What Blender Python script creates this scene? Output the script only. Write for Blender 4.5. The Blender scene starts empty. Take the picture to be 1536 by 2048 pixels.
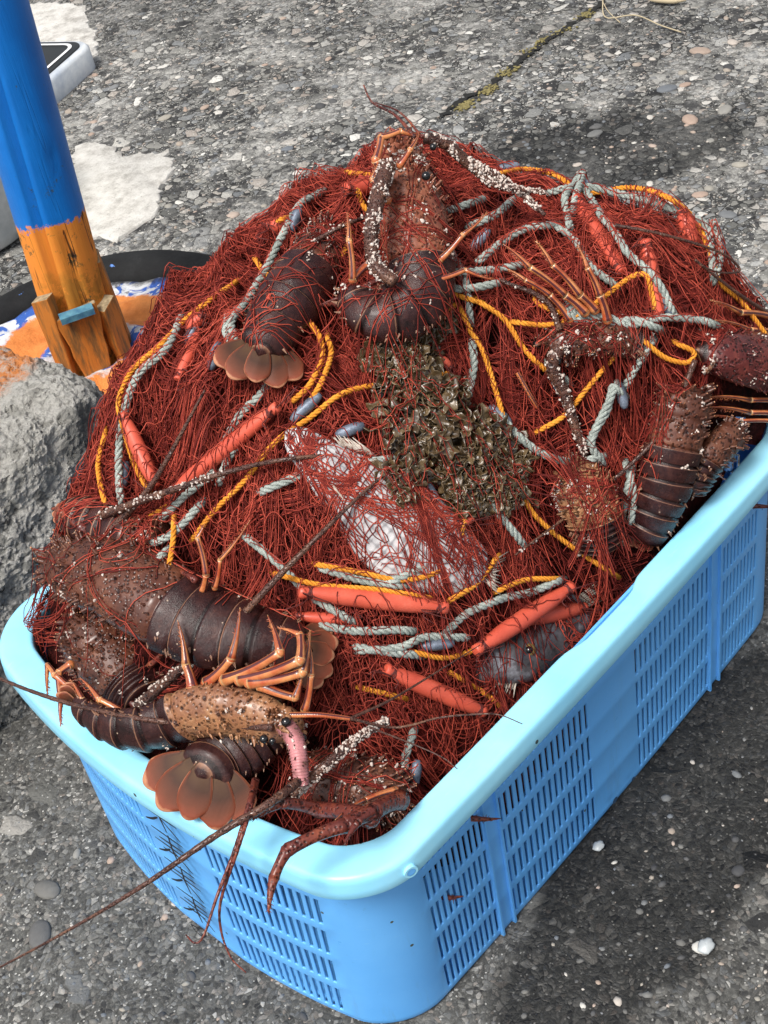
import bpy, math, random
import numpy as np
from mathutils import Vector, noise
from mathutils.bvhtree import BVHTree
random.seed(7); rng = np.random.default_rng(7)
R_ = math.radians
sc = bpy.context.scene
C = sc.collection

# ------------------------------------------------------------------ camera
CAM = np.array([-0.70122, -0.80165, 1.20225]); ROT = (0.85576, 0.17012, -0.84626); F = 2789.5
cd = bpy.data.cameras.new('camera'); co = bpy.data.objects.new('camera', cd); C.objects.link(co)
co.location = CAM; co.rotation_euler = ROT
cd.sensor_fit = 'VERTICAL'; cd.sensor_height = 36; cd.lens = F/2048*36; cd.clip_start = .02; cd.clip_end = 500
sc.camera = co
# ------------------------------------------------------------------ light
SUN_EL, SUN_AZ = 60, 188      # azimuth of the sun counter-clockwise from +X
w = bpy.data.worlds.new('World'); sc.world = w; w.use_nodes = True
nt = w.node_tree; sky = nt.nodes.new('ShaderNodeTexSky'); sky.sky_type = 'NISHITA'; sky.sun_disc = False
sky.sun_elevation = R_(SUN_EL); sky.sun_rotation = R_(90-SUN_AZ); sky.dust_density = 4; sky.air_density = 1.0
hs = nt.nodes.new('ShaderNodeHueSaturation'); hs.inputs['Saturation'].default_value = .3   # thin bright cloud
nt.links.new(sky.outputs[0], hs.inputs['Color']); nt.links.new(hs.outputs[0], nt.nodes['Background'].inputs[0]); nt.nodes['Background'].inputs[1].default_value = 0.10
ld = bpy.data.lights.new('sun', 'SUN'); lo = bpy.data.objects.new('sun', ld); C.objects.link(lo)
ld.energy = 2.0; ld.angle = R_(18); ld.color = (1, .95, .88)
sd = Vector((math.cos(R_(SUN_EL))*math.cos(R_(SUN_AZ)), math.cos(R_(SUN_EL))*math.sin(R_(SUN_AZ)), math.sin(R_(SUN_EL))))
lo.rotation_euler = sd.to_track_quat('Z', 'Y').to_euler()
sc.view_settings.view_transform = 'Standard'; sc.view_settings.look = 'None'; sc.view_settings.exposure = 0.75; sc.view_settings.gamma = 1

# ------------------------------------------------------------------ pixel -> place
def rotm(rx, ry, rz):
    cx, sx = math.cos(rx), math.sin(rx); cy, sy = math.cos(ry), math.sin(ry); cz, sz = math.cos(rz), math.sin(rz)
    return np.array([[cz,-sz,0],[sz,cz,0],[0,0,1]]) @ np.array([[cy,0,sy],[0,1,0],[-sy,0,cy]]) @ np.array([[1,0,0],[0,cx,-sx],[0,sx,cx]])
RM = rotm(*ROT)
def ray(px, py):
    d = RM @ np.array([(px-768)/F, -(py-1024)/F, -1.]); return d/np.linalg.norm(d)
def G(px, py, z=0.):
    d = ray(px, py); return CAM + d*(z-CAM[2])/d[2]
LX = np.array([-.5,-.36,-.33,-.276,-.217,-.142,-.08,-.02,.11,.2,.27,.32,.36,.42,.6])
LH = np.array([-.03,-.025,-.005,.055,.125,.215,.24,.25,.262,.252,.24,.215,.12,-.05,-.25])
def mound(x, y):
    x = np.asarray(x, float); y = np.asarray(y, float)
    hx = np.interp(x, LX, LH)
    hx = (hx + np.interp(x+.02, LX, LH) + np.interp(x-.02, LX, LH))/3
    v = np.clip(np.abs(y)/.25, 0, 1.3)
    back = np.clip(1-v**8, 0, 1)**.6*(1+.13*np.clip(y/.2, 0, 1))
    k = np.clip((x-.02)/.22, 0, 1); k = k*k*(3-2*k)
    gentle = .5*(1+np.cos(np.pi*np.clip(v/.98, 0, 1)))*.8 + .2*np.clip(1-v, 0, 1)
    steep = np.clip(1-v**5, 0, 1)**.8
    f = np.where(y > 0, back, gentle*(1-k)+steep*k)
    z = .275 + hx*f
    dq = np.clip((v-.55)/.35, 0, 1); z = z - .055*dq*dq*(3-2*dq)*(y < 0)*(1-k)*np.clip((x+.30)/.1, .3, 1)
    z = z + .006*np.sin(31*x+9*y+1)*np.cos(27*y-8*x) + .004*np.sin(63*x-40*y)*np.cos(55*y+2) + .0025*np.sin(120*x+70*y)
    r1 = 1-np.abs(np.sin(17*x-23*y+2.5*np.sin(9*y+1.3)+1.7*np.sin(13*x))); r2 = 1-np.abs(np.sin(29*x+13*y+2.2*np.sin(15*x+.4)+1.9*np.sin(21*y+2)))
    z = z + .013*(r1**1.6-.4) + .008*(r2**2-.33)
    z = z - .6*np.clip(v-1.0, 0, 1)
    return z
TT = np.linspace(.75, 2.6, 900)
def S(px, py, off=0.):
    d = ray(px, py)
    if off > .5: return CAM+d*off
    q = G(px, py, .283+off)
    if q[0] < -.318-.036*(1-min(1, abs(q[1])/.25)**2) or q[1] < -.232: return q
    P = CAM[None] + TT[:, None]*d[None]
    g = P[:, 2] - mound(P[:, 0], P[:, 1]) - off
    inb = (np.abs(P[:, 1]) < .255) & (P[:, 0] < .40) & (P[:, 0] > -.36)
    i = np.where((g < 0) & inb)[0]
    if len(i) == 0:
        
        q = G(px, py, .283+off)
        if q[0] < -.30 or q[1] < -.23: return q
        g2 = np.where((P[:, 0] < .40) & (P[:, 0] > -.345) & (np.abs(P[:, 1]) < .26), g, 9); return P[np.argmin(g2)] if g2.min() < 8 else q
    i = max(i[0], 1); a = g[i-1]; b = g[i]; t = a/(a-b+1e-9) if a > 0 else 0
    return P[i-1]*(1-t) + P[i]*t
def pxm(P): return F/np.linalg.norm(np.asarray(P)-CAM)       # pixels per metre there
def toward(P): d = CAM-np.asarray(P); return d/np.linalg.norm(d)
CR, CU, CB = RM[:, 0], RM[:, 1], RM[:, 2]                       # camera right, up, back
def nz(v): v = np.asarray(v, float); return v/(np.linalg.norm(v)+1e-12)
def smooth(pts, n):
    P = np.array(pts, float)
    if len(P) < 3:
        t = np.linspace(0, 1, n)[:, None]; return P[0]*(1-t)+P[-1]*t
    Q = np.vstack([2*P[0]-P[1], P, 2*P[-1]-P[-2]]); m = len(P)-1; out = []
    seg = np.linalg.norm(P[1:, :3]-P[:-1, :3], axis=1); cum = np.r_[0, np.cumsum(seg)]; cum /= cum[-1]
    for s in np.linspace(0, 1, n):
        i = min(np.searchsorted(cum, s, side='right')-1, m-1); t = (s-cum[i])/(cum[i+1]-cum[i]+1e-12)
        a, b, c, d = Q[i], Q[i+1], Q[i+2], Q[i+3]
        out.append(.5*((2*b)+(c-a)*t+(2*a-5*b+4*c-d)*t*t+(3*b-a-3*c+d)*t**3))
    return np.array(out)

# ------------------------------------------------------------------ materials
def col(c): return (*c, 1) if len(c) == 3 else c
class M:
    def __init__(s, name, base=(.5,.5,.5), rough=.6, spec=.5, sss=0, trans=0, coat=0):
        s.m = bpy.data.materials.new(name); s.m.use_nodes = True; s.t = s.m.node_tree; s.b = s.t.nodes['Principled BSDF']
        s.b.inputs['Base Color'].default_value = col(base); s.b.inputs['Roughness'].default_value = rough
        s.b.inputs['Specular IOR Level'].default_value = spec
        if sss: s.b.inputs['Subsurface Weight'].default_value = sss; s.b.inputs['Subsurface Radius'].default_value = (.01,.01,.01)
        if coat: s.b.inputs['Coat Weight'].default_value = coat; s.b.inputs['Coat Roughness'].default_value = .15
        s.c = s.n('ShaderNodeTexCoord').outputs['Object']
    def n(s, t, **kw):
        o = s.t.nodes.new(t)
        for k, v in kw.items(): setattr(o, k, v)
        return o
    def L(s, a, b): s.t.links.new(a, b)
    def val(s, i, v):
        if hasattr(v, 'type') and hasattr(v, 'links'): s.L(v, i)
        else: i.default_value = v
    def noise(s, sc_, det=4, rough=.6, vec=None, dist=0):
        o = s.n('ShaderNodeTexNoise'); o.inputs['Scale'].default_value = sc_; o.inputs['Detail'].default_value = det
        o.inputs['Roughness'].default_value = rough; o.inputs['Distortion'].default_value = dist; s.L(vec or s.c, o.inputs['Vector']); return o
    def vor(s, sc_, feat='F1', vec=None, rnd=1):
        o = s.n('ShaderNodeTexVoronoi', feature=feat); o.inputs['Scale'].default_value = sc_; o.inputs['Randomness'].default_value = rnd
        s.L(vec or s.c, o.inputs['Vector']); return o
    def ramp(s, fac, st, interp='LINEAR'):
        o = s.n('ShaderNodeValToRGB'); o.color_ramp.interpolation = interp; e = o.color_ramp.elements
        while len(e) < len(st): e.new(.5)
        for k, (p, c) in enumerate(st): e[k].position = p; e[k].color = (c, c, c, 1) if isinstance(c, (int, float)) else col(c)
        s.L(fac, o.inputs[0]); return o.outputs[0]
    def mix(s, f, a, b, bl='MIX'):
        o = s.n('ShaderNodeMix', data_type='RGBA', blend_type=bl); s.val(o.inputs[0], f)
        for i, v in ((6, a), (7, b)):
            if isinstance(v, tuple): o.inputs[i].default_value = col(v)
            else: s.L(v, o.inputs[i])
        return o.outputs[2]
    def math(s, op, a, b=0., c=0.):
        o = s.n('ShaderNodeMath', operation=op); s.val(o.inputs[0], a); s.val(o.inputs[1], b); s.val(o.inputs[2], c); return o.outputs[0]
    def attr(s, name): o = s.n('ShaderNodeAttribute', attribute_name=name); return o.outputs['Fac']
    def attrc(s, name): o = s.n('ShaderNodeAttribute', attribute_name=name); return o.outputs['Color']
    def sep(s, v=None): o = s.n('ShaderNodeSeparateXYZ'); s.L(v or s.c, o.inputs[0]); return o.outputs
    def base(s, c): s.L(c, s.b.inputs['Base Color'])
    def rough(s, c): s.L(c, s.b.inputs['Roughness'])
    def bump(s, h, st=.3, d=.002):
        o = s.n('ShaderNodeBump'); o.inputs['Strength'].default_value = st; o.inputs['Distance'].default_value = d
        s.L(h, o.inputs['Height']); s.L(o.outputs[0], s.b.inputs['Normal'])
    def blob(s, x, y, rx, ry, ang=0, wob=.35, wsc=9):   # 1 inside an irregular patch of the ground
        X, Y, _ = s.sep(); dx = s.math('SUBTRACT', X, x); dy = s.math('SUBTRACT', Y, y); ca, sa = math.cos(ang), math.sin(ang)
        u = s.math('ADD', s.math('MULTIPLY', dx, ca/rx), s.math('MULTIPLY', dy, sa/rx))
        v = s.math('ADD', s.math('MULTIPLY', dx, -sa/ry), s.math('MULTIPLY', dy, ca/ry))
        r = s.math('SQRT', s.math('ADD', s.math('MULTIPLY', u, u), s.math('MULTIPLY', v, v)))
        r = s.math('ADD', r, s.math('MULTIPLY', s.math('SUBTRACT', s.noise(wsc, 5).outputs[0], .5), wob*2))
        return s.ramp(r, [(.82, 1.), (1.0, 0.)])

# ------------------------------------------------------------------ mesh accumulator
class MB:
    def __init__(s): s.v = []; s.f = []; s.m = []; s.k = []; s.u = []; s.w = []; s.nv = 0
    def add(s, V, Fc, mi=0, k=0., u=0., w=0.):
        V = np.asarray(V, float); n = len(V); s.v.append(V)
        for f in Fc: s.f.append(tuple(int(i)+s.nv for i in f))
        s.m += [mi]*len(Fc) if isinstance(mi, int) else list(mi)
        for l, q in ((s.k, k), (s.u, u), (s.w, w)): l.append(np.full(n, q) if np.isscalar(q) else np.asarray(q, float))
        s.nv += n
    def mesh(s, name):
        me = bpy.data.meshes.new(name); me.from_pydata(np.vstack(s.v).tolist(), [], s.f)
        me.polygons.foreach_set('material_index', s.m); me.polygons.foreach_set('use_smooth', [True]*len(s.f))
        for nme, l in (('k', s.k), ('u', s.u), ('w', s.w)):
            a = me.attributes.new(nme, 'FLOAT', 'POINT'); a.data.foreach_set('value', np.concatenate(l).astype(np.float32))
        me.update(); return me
    def build(s, name, mats, parent=None, flat=False, **kw):
        me = s.mesh(name)
        for m in (mats if isinstance(mats, (list, tuple)) else [mats]): me.materials.append(m.m)
        if flat: me.polygons.foreach_set('use_smooth', [False]*len(s.f))
        o = bpy.data.objects.new(name, me); C.objects.link(o)
        if parent is not None:
            o.parent = parent; o.matrix_parent_inverse = parent.matrix_basis.inverted()
        tag(o, **kw); return o
def tag(o, label=None, cat=None, group=None, kind=None):
    if label: o['label'] = label
    if cat: o['category'] = cat
    if group: o['group'] = group
    if kind: o['kind'] = kind
def empty(name, loc, **kw):
    o = bpy.data.objects.new(name, None); C.objects.link(o); o.location = Vector([float(q) for q in loc]); o.empty_display_size = .05; tag(o, **kw); return o
def frames(P, up=None):
    P = np.asarray(P, float); T = np.gradient(P, axis=0); T /= np.linalg.norm(T, axis=1)[:, None]+1e-12
    N = np.zeros_like(T); n = np.array(up if up is not None else (0.1, .2, 1.), float)
    for i in range(len(P)):
        q = np.asarray(up, float) if up is not None else n
        q = q - T[i]*np.dot(q, T[i])
        if np.linalg.norm(q) < 1e-3: q = n - T[i]*np.dot(n, T[i])
        n = nz(q); N[i] = n
    return T, N, np.cross(T, N)
def tube(mb, P, r, sides=8, mi=0, k=0., cap=True, u=None, w=0.):
    P = np.asarray(P, float); n = len(P); r = np.full(n, r) if np.isscalar(r) else np.asarray(r)
    T, N, B = frames(P); a = np.arange(sides)*2*math.pi/sides
    V = (P[:, None]+r[:, None, None]*(np.cos(a)[None, :, None]*N[:, None]+np.sin(a)[None, :, None]*B[:, None])).reshape(-1, 3)
    Fc = [(i*sides+j, i*sides+(j+1) % sides, (i+1)*sides+(j+1) % sides, (i+1)*sides+j) for i in range(n-1) for j in range(sides)]
    if cap: Fc += [tuple(range(sides-1, -1, -1)), tuple((n-1)*sides+j for j in range(sides))]
    uu = np.repeat(np.linspace(0, 1, n), sides) if u is None else u
    mb.add(V, Fc, mi, k, uu, np.tile(a/(2*math.pi), n) if np.isscalar(w) else w)
def box(mb, c, X, Y, Z, mi=0, k=0.):
    c, X, Y, Z = [np.asarray(q, float) for q in (c, X, Y, Z)]
    V = [c+a*X+b*Y+d*Z for a in (-1, 1) for b in (-1, 1) for d in (-1, 1)]
    mb.add(V, [(0,1,3,2),(4,6,7,5),(0,4,5,1),(2,3,7,6),(0,2,6,4),(1,5,7,3)], mi, k)
_t = (1+5**.5)/2
ICO_V = np.array([(-1,_t,0),(1,_t,0),(-1,-_t,0),(1,-_t,0),(0,-1,_t),(0,1,_t),(0,-1,-_t),(0,1,-_t),(_t,0,-1),(_t,0,1),(-_t,0,-1),(-_t,0,1)])/math.sqrt(1+_t*_t)
ICO_F = [(0,11,5),(0,5,1),(0,1,7),(0,7,10),(0,10,11),(1,5,9),(5,11,4),(11,10,2),(10,7,6),(7,1,8),(3,9,4),(3,4,2),(3,2,6),(3,6,8),(3,8,9),(4,9,5),(2,4,11),(6,2,10),(8,6,7),(9,8,1)]
def subd(V, Fc):
    V = [tuple(v) for v in V]; cache = {}; out = []
    def mid(a, b):
        key = (min(a, b), max(a, b))
        if key not in cache: V.append(tuple(nz((np.array(V[a])+np.array(V[b]))/2))); cache[key] = len(V)-1
        return cache[key]
    for a, b, c in Fc:
        x, y, z = mid(a, b), mid(b, c), mid(c, a); out += [(a,x,z),(b,y,x),(c,z,y),(x,y,z)]
    return np.array(V), out
IC1 = subd(ICO_V, ICO_F); IC2 = subd(*IC1); IC3 = subd(*IC2); IC4 = subd(*IC3)
def blob(mb, c, r, mi=0, k=0., ic=(ICO_V, ICO_F), jit=.2, squash=(1,1,1)):
    V = ic[0]*(1+rng.uniform(-jit, jit, (len(ic[0]), 1)))*np.array(squash)*r
    a = rng.uniform(0, 6.28); ca, sa = math.cos(a), math.sin(a)
    V = V @ np.array([[ca,sa,0],[-sa,ca,0],[0,0,1]]); mb.add(V+np.asarray(c), ic[1], mi, k)

# ================================================================== MATERIALS
def ground_mat(name, fine=False):
    m = M(name, rough=.9, spec=.3)
    X, Y, _ = m.sep()
    wn = m.noise(14, 3); vv = m.n('ShaderNodeVectorMath', operation='MULTIPLY_ADD')
    m.L(wn.outputs['Color'], vv.inputs[0]); vv.inputs[1].default_value = (.03,.03,.03); m.L(m.c, vv.inputs[2]); v = vv.outputs[0]
    # how far away from the camera side: coarse, pale aggregate there; finer and darker near the basket
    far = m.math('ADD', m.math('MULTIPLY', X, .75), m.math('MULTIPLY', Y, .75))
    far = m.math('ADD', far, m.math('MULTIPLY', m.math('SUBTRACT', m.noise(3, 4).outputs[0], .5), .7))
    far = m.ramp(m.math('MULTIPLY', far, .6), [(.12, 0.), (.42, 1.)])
    grey = [(0, (.022,.022,.024)), (.2, (.06,.06,.06)), (.4, (.15,.15,.14)), (.58, (.27,.265,.245)), (.72, (.15,.16,.17)), (.84, (.42,.41,.38)), (.93, (.26,.22,.19)), (1, (.66,.65,.61))]
    cem = m.ramp(m.noise(9, 8, .75).outputs[0], [(.32, (.03,.03,.029)), (.52, (.085,.083,.075)), (.72, (.25,.24,.215))])
    cem = m.mix(.55, cem, m.ramp(m.noise(260, 3, .8).outputs[0], [(.35, (.03,.03,.03)), (.5, (.10,.10,.095)), (.66, (.34,.33,.31))]))
    c = cem; hgt = m.math('MULTIPLY', m.noise(120, 5, .7).outputs[0], .5)
    for sc_, thr, th in ((230, .25, .10), (120, .25, .12), (66, .45, .11), (34, .80, .08)):
        f1 = m.vor(sc_, 'F1', v); ed = m.vor(sc_, 'DISTANCE_TO_EDGE', v)
        rs = m.sep(f1.outputs['Color'])
        stone = m.mix(.35, m.ramp(rs[0], grey), m.noise(300, 2).outputs[0], 'OVERLAY')
        thr_n = m.math('SUBTRACT', thr+.10, m.math('MULTIPLY', far, .16))
        if sc_ < 40: thr_n = m.math('SUBTRACT', .97, m.math('MULTIPLY', far, .13))
        pick = m.math('GREATER_THAN', rs[1], thr_n)
        if sc_ in (66, 120): pick = m.math('MULTIPLY', pick, m.ramp(far, [(.0, .22 if sc_ == 66 else .5), (1, 1.)]))
        msk = m.math('MULTIPLY', m.ramp(ed.outputs['Distance'], [(th*.5, 0.), (th, 1.)]), pick)
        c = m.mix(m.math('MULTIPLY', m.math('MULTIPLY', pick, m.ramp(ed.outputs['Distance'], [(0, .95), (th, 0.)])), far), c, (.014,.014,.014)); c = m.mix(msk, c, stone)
        dome = m.math('MULTIPLY', m.math('MINIMUM', ed.outputs['Distance'], .35), msk)
        hgt = m.math('ADD', hgt, m.math('MULTIPLY', dome, 60/sc_*1.6))
    # white mineral specks
    sp = m.vor(330, 'F1'); c = m.mix(m.math('MULTIPLY', m.math('GREATER_THAN', m.sep(sp.outputs['Color'])[2], 0.965), m.math('LESS_THAN', sp.outputs['Distance'], m.math('MULTIPLY', m.noise(400, 2).outputs[0], .6))), c, (.62,.61,.57))
    # lime bloom in the upper field
    lime = m.math('MULTIPLY', m.ramp(m.noise(4.5, 9, .78).outputs[0], [(.48, 0.), (.66, .8)]), far)
    lime = m.math('MULTIPLY', lime, m.ramp(m.noise(60, 4, .8).outputs[0], [(.38, .1), (.56, 1.)]))
    c = m.mix(lime, c, (.56,.55,.52))
    big = m.ramp(m.noise(1.7, 6, .7).outputs[0], [(.35, .72), (.65, 1.2)])
    c = m.mix(1., c, big, 'MULTIPLY')
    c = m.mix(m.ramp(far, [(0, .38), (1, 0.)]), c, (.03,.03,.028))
    wet = m.blob(1.13, .60, .30, .17, R_(-45), .35, 6)
    wet_shade = m.blob(.0, -.31, .34, .10, R_(4), .4, 7)  # damp ground plus the basket's contact shade, painted dark along its long side
    wet3 = m.blob(.33, -.36, .12, .06, 0, .5, 9)
    wt = m.math('MAXIMUM', m.math('MULTIPLY', wet, .95), m.math('MAXIMUM', wet_shade, wet3))
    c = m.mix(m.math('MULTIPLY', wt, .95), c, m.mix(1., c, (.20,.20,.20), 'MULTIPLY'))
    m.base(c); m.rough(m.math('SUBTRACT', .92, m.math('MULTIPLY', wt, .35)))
    m.bump(hgt, .8, .004); return m
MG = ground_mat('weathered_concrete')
def mk_mortar():
    m = M('white_mortar', rough=.9)
    c = m.ramp(m.noise(22, 8, .75).outputs[0], [(.3, (.30,.28,.25)), (.5, (.62,.60,.56)), (.75, (.80,.79,.75))])
    c = m.mix(m.ramp(m.noise(130, 4, .8).outputs[0], [(.28, .7), (.42, 0.)]), c, (.16,.15,.13)); m.base(c); m.bump(m.noise(90, 8, .8).outputs[0], .8, .006); return m
MMort = mk_mortar()
def mk_rock():
    m = M('rough_concrete_block', rough=.95, spec=.3)
    c = m.ramp(m.noise(16, 9, .8).outputs[0], [(.3, (.09,.09,.085)), (.42, (.30,.295,.275)), (.55, (.46,.45,.42)), (.7, (.72,.70,.66))])
    c = m.mix(.6, c, m.ramp(m.noise(140, 6, .85).outputs[0], [(.30, (.06,.06,.058)), (.41, (.42,.415,.395)), (.50, (.68,.67,.64)), (.62, (.92,.90,.86))]))
    f1 = m.vor(55, 'F1'); ed = m.vor(55, 'DISTANCE_TO_EDGE'); rs = m.sep(f1.outputs['Color'])
    msk = m.math('MULTIPLY', m.math('GREATER_THAN', rs[1], .55), m.ramp(ed.outputs[0], [(.06, 0.), (.12, 1.)]))
    c = m.mix(m.math('MULTIPLY', msk, .8), c, m.ramp(rs[0], [(0, (.07,.07,.07)), (.5, (.25,.25,.235)), (1, (.6,.59,.55))]))
    f2 = m.vor(16, 'F1'); e2 = m.vor(16, 'DISTANCE_TO_EDGE'); r2 = m.sep(f2.outputs['Color'])
    m2 = m.math('MULTIPLY', m.math('GREATER_THAN', r2[1], .88), m.ramp(e2.outputs[0], [(.10, 0.), (.15, 1.)]))
    c = m.mix(m2, c, (.075,.082,.09))
    pit = m.ramp(m.noise(75, 3, .7).outputs[0], [(.3, 1.), (.42, 0.)]); c = m.mix(pit, c, (.02,.02,.02))
    X, Y, Z = m.sep()
    # sunlit paler top and shaded darker foot, painted into the colour
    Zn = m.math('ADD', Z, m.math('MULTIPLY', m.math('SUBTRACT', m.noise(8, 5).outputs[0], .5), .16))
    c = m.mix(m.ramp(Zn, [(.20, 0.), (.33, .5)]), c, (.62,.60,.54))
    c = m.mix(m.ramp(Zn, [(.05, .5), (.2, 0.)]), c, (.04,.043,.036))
    op = m.blob(-.10, .62, .13, .10, .3, .5, 14); c = m.mix(m.math('MULTIPLY', op, m.ramp(m.noise(50, 5, .8).outputs[0], [(.4, .15), (.55, .95)])), c, (.80,.28,.07))
    bl = m.math('MULTIPLY', m.ramp(m.noise(34, 2).outputs[0], [(.72, 0.), (.74, 1.)]), 1.); c = m.mix(bl, c, (.02,.11,.42))
    og = m.math('MULTIPLY', m.ramp(m.noise(27, 4, .7, dist=1.).outputs[0], [(.66, 0.), (.69, 1.)]), m.math('LESS_THAN', Z, .13)); c = m.mix(og, c, (.42,.10,.025))
    m.base(c); h = m.math('ADD', m.noise(40, 9, .85).outputs[0], m.math('MULTIPLY', m.vor(85).outputs['Distance'], -.5)); h = m.math('SUBTRACT', h, m.math('MULTIPLY', pit, .5))
    m.bump(h, 1., .012); return m
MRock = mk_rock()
def mk_basket():
    m = M('light_blue_plastic', (.085,.40,.86), .34, .5)
    m.b.inputs['Subsurface Radius'].default_value = (.004,.008,.012)
    c = m.ramp(m.noise(5, 5, .6).outputs[0], [(.3, (.105,.40,.88)), (.7, (.155,.49,.97))])
    sc2 = m.n('ShaderNodeMapping'); sc2.inputs['Scale'].default_value = (30, 30, 4); m.L(m.c, sc2.inputs[0])
    dirt = m.math('MULTIPLY', m.ramp(m.noise(1.5, 7, .75, sc2.outputs[0]).outputs[0], [(.52, 0.), (.75, .35)]), m.ramp(m.sep()[2], [(.0, 1.), (.22, .15)]))
    c = m.mix(dirt, c, (.10,.20,.27))
    sp = m.vor(90); c = m.mix(m.math('MULTIPLY', m.math('GREATER_THAN', m.sep(sp.outputs['Color'])[0], .985), m.math('LESS_THAN', sp.outputs['Distance'], .16)), c, (.06,.07,.05))
    sx = m.n('ShaderNodeMapping'); sx.inputs['Scale'].default_value = (14, 14, 150); sx.inputs['Rotation'].default_value = (.2, .35, 0); m.L(m.c, sx.inputs[0])
    c = m.mix(m.ramp(m.noise(3, 4, .85, sx.outputs[0]).outputs[0], [(.63, 0.), (.70, .38)]), c, (.34,.62,.92))
    c = m.mix(m.ramp(m.noise(70, 6, .85).outputs[0], [(.63, 0.), (.72, .5)]), c, (.055,.17,.33))
    m.base(c); m.rough(m.ramp(m.noise(26, 6, .7).outputs[0], [(.3, .26), (.7, .5)])); m.bump(m.noise(60, 4).outputs[0], .08, .002); return m
MBk = mk_basket()
def mk_rim():
    m = M('skylit_blue_plastic', (.30,.80,.95), .3, .5)  # paler than the walls: bright skylight on the rim painted into its blue
    m.b.inputs['Subsurface Radius'].default_value = (.004,.008,.012)
    c = m.ramp(m.noise(7, 5, .6).outputs[0], [(.3, (.25,.67,.95)), (.7, (.37,.79,.98))])
    scr = m.n('ShaderNodeMapping'); scr.inputs['Scale'].default_value = (20, 160, 20); scr.inputs['Rotation'].default_value = (0, 0, .7); m.L(m.c, scr.inputs[0])
    c = m.mix(m.ramp(m.noise(2, 5, .8, scr.outputs[0]).outputs[0], [(.6, 0.), (.72, .3)]), c, (.50,.80,.92))
    sp = m.vor(70); c = m.mix(m.math('MULTIPLY', m.math('GREATER_THAN', m.sep(sp.outputs['Color'])[0], .975), m.math('LESS_THAN', sp.outputs['Distance'], .15)), c, (.05,.08,.08))
    m.base(c); m.rough(m.ramp(m.noise(18, 6, .7).outputs[0], [(.3, .28), (.7, .5)])); m.bump(m.noise(45, 4).outputs[0], .12, .003); return m
MRim = mk_rim()
def mk_net(name, a, b, c3):
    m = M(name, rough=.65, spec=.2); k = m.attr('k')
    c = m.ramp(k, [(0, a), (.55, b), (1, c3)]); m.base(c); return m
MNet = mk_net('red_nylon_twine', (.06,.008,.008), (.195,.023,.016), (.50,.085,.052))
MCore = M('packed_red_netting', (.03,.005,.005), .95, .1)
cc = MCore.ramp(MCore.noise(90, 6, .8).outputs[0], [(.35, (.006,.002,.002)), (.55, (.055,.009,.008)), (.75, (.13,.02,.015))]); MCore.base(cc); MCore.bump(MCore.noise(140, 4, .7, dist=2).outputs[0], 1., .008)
def mk_rope(name, dark, mid, light, fuzz=.4):
    m = M(name, rough=.8, spec=.25)
    c = m.ramp(m.noise(45, 6, .75).outputs[0], [(.3, dark), (.5, mid), (.72, light)])
    st = m.n('ShaderNodeMapping'); st.inputs['Scale'].default_value = (500, 500, 500); m.L(m.c, st.inputs[0])
    c = m.mix(fuzz, c, m.ramp(m.noise(1.6, 2, .5, st.outputs[0]).outputs[0], [(.3, dark), (.7, light)])); m.base(c); m.bump(m.noise(900, 2).outputs[0], .5, .001); return m
MOr = mk_rope('orange_polyester_rope', (.38,.11,.01), (.72,.28,.025), (.85,.40,.06), .25)
MWh = mk_rope('grey_white_lead_rope', (.07,.085,.075), (.30,.345,.32), (.54,.58,.53), .5)
def mk_float():
    m = M('coral_red_float_plastic', (.72,.115,.065), .42, .4)
    c = m.ramp(m.noise(20, 6, .7).outputs[0], [(.3, (.46,.06,.035)), (.6, (.62,.105,.06)), (.8, (.68,.19,.12))]); 
    c = m.mix(m.ramp(m.noise(70, 6, .8).outputs[0], [(.64, 0.), (.72, .7)]), c, (.20,.04,.03)); m.base(c); m.rough(m.ramp(m.noise(30, 4).outputs[0], [(.3, .3), (.7, .6)])); m.bump(m.noise(50, 4).outputs[0], .15, .002); return m
MFl = mk_float()
def mk_sink():
    m = M('oxidised_lead', (.16,.19,.24), .5, .5); c = m.ramp(m.noise(80, 6, .8).outputs[0], [(.3, (.045,.055,.075)), (.55, (.15,.18,.235)), (.8, (.34,.38,.44))]); m.base(c); m.b.inputs['Metallic'].default_value = .35; m.bump(m.noise(160, 4).outputs[0], .4, .002); return m
MSk = mk_sink()
# lobster shells: one look per region
def mk_carapace(name, a, b, c3, wet=.4, scale=260, blotch=None):
    m = M(name, rough=.35, spec=.4, coat=wet*.15)
    c = m.ramp(m.noise(38, 8, .78).outputs[0], [(.3, a), (.5, b), (.72, c3)])
    if blotch: c = m.mix(m.ramp(m.noise(17, 6, .75).outputs[0], [(.48, 0.), (.60, .5)]), c, blotch)
    pits = m.vor(scale); c = m.mix(m.ramp(pits.outputs['Distance'], [(.22, .8), (.42, 0.)]), c, tuple(q*.25 for q in a))
    pl = m.vor(85); c = m.mix(m.ramp(pl.outputs['Distance'], [(.12, .8), (.2, 0.)]), c, (.014,.006,.007))
    m.base(c); m.rough(m.ramp(m.noise(90, 4).outputs[0], [(.3, .2), (.7, .55)]))
    h = m.math('SUBTRACT', m.ramp(pits.outputs['Distance'], [(.1, 0.), (.5, 1.)]), m.math('MULTIPLY', m.ramp(pl.outputs['Distance'], [(.1, 1.), (.25, 0.)]), 1.5)); m.bump(h, .7, .0012); return m
MCar = mk_carapace('mottled_brown_carapace', (.035,.011,.008), (.095,.032,.019), (.20,.078,.042))
MOran = mk_carapace('orange_brown_carapace', (.09,.022,.013), (.24,.075,.04), (.40,.17,.10), .2, blotch=(.13,.03,.02))
MDRed = mk_carapace('deep_red_carapace', (.03,.006,.008), (.10,.018,.016), (.22,.05,.035), .4)
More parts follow.
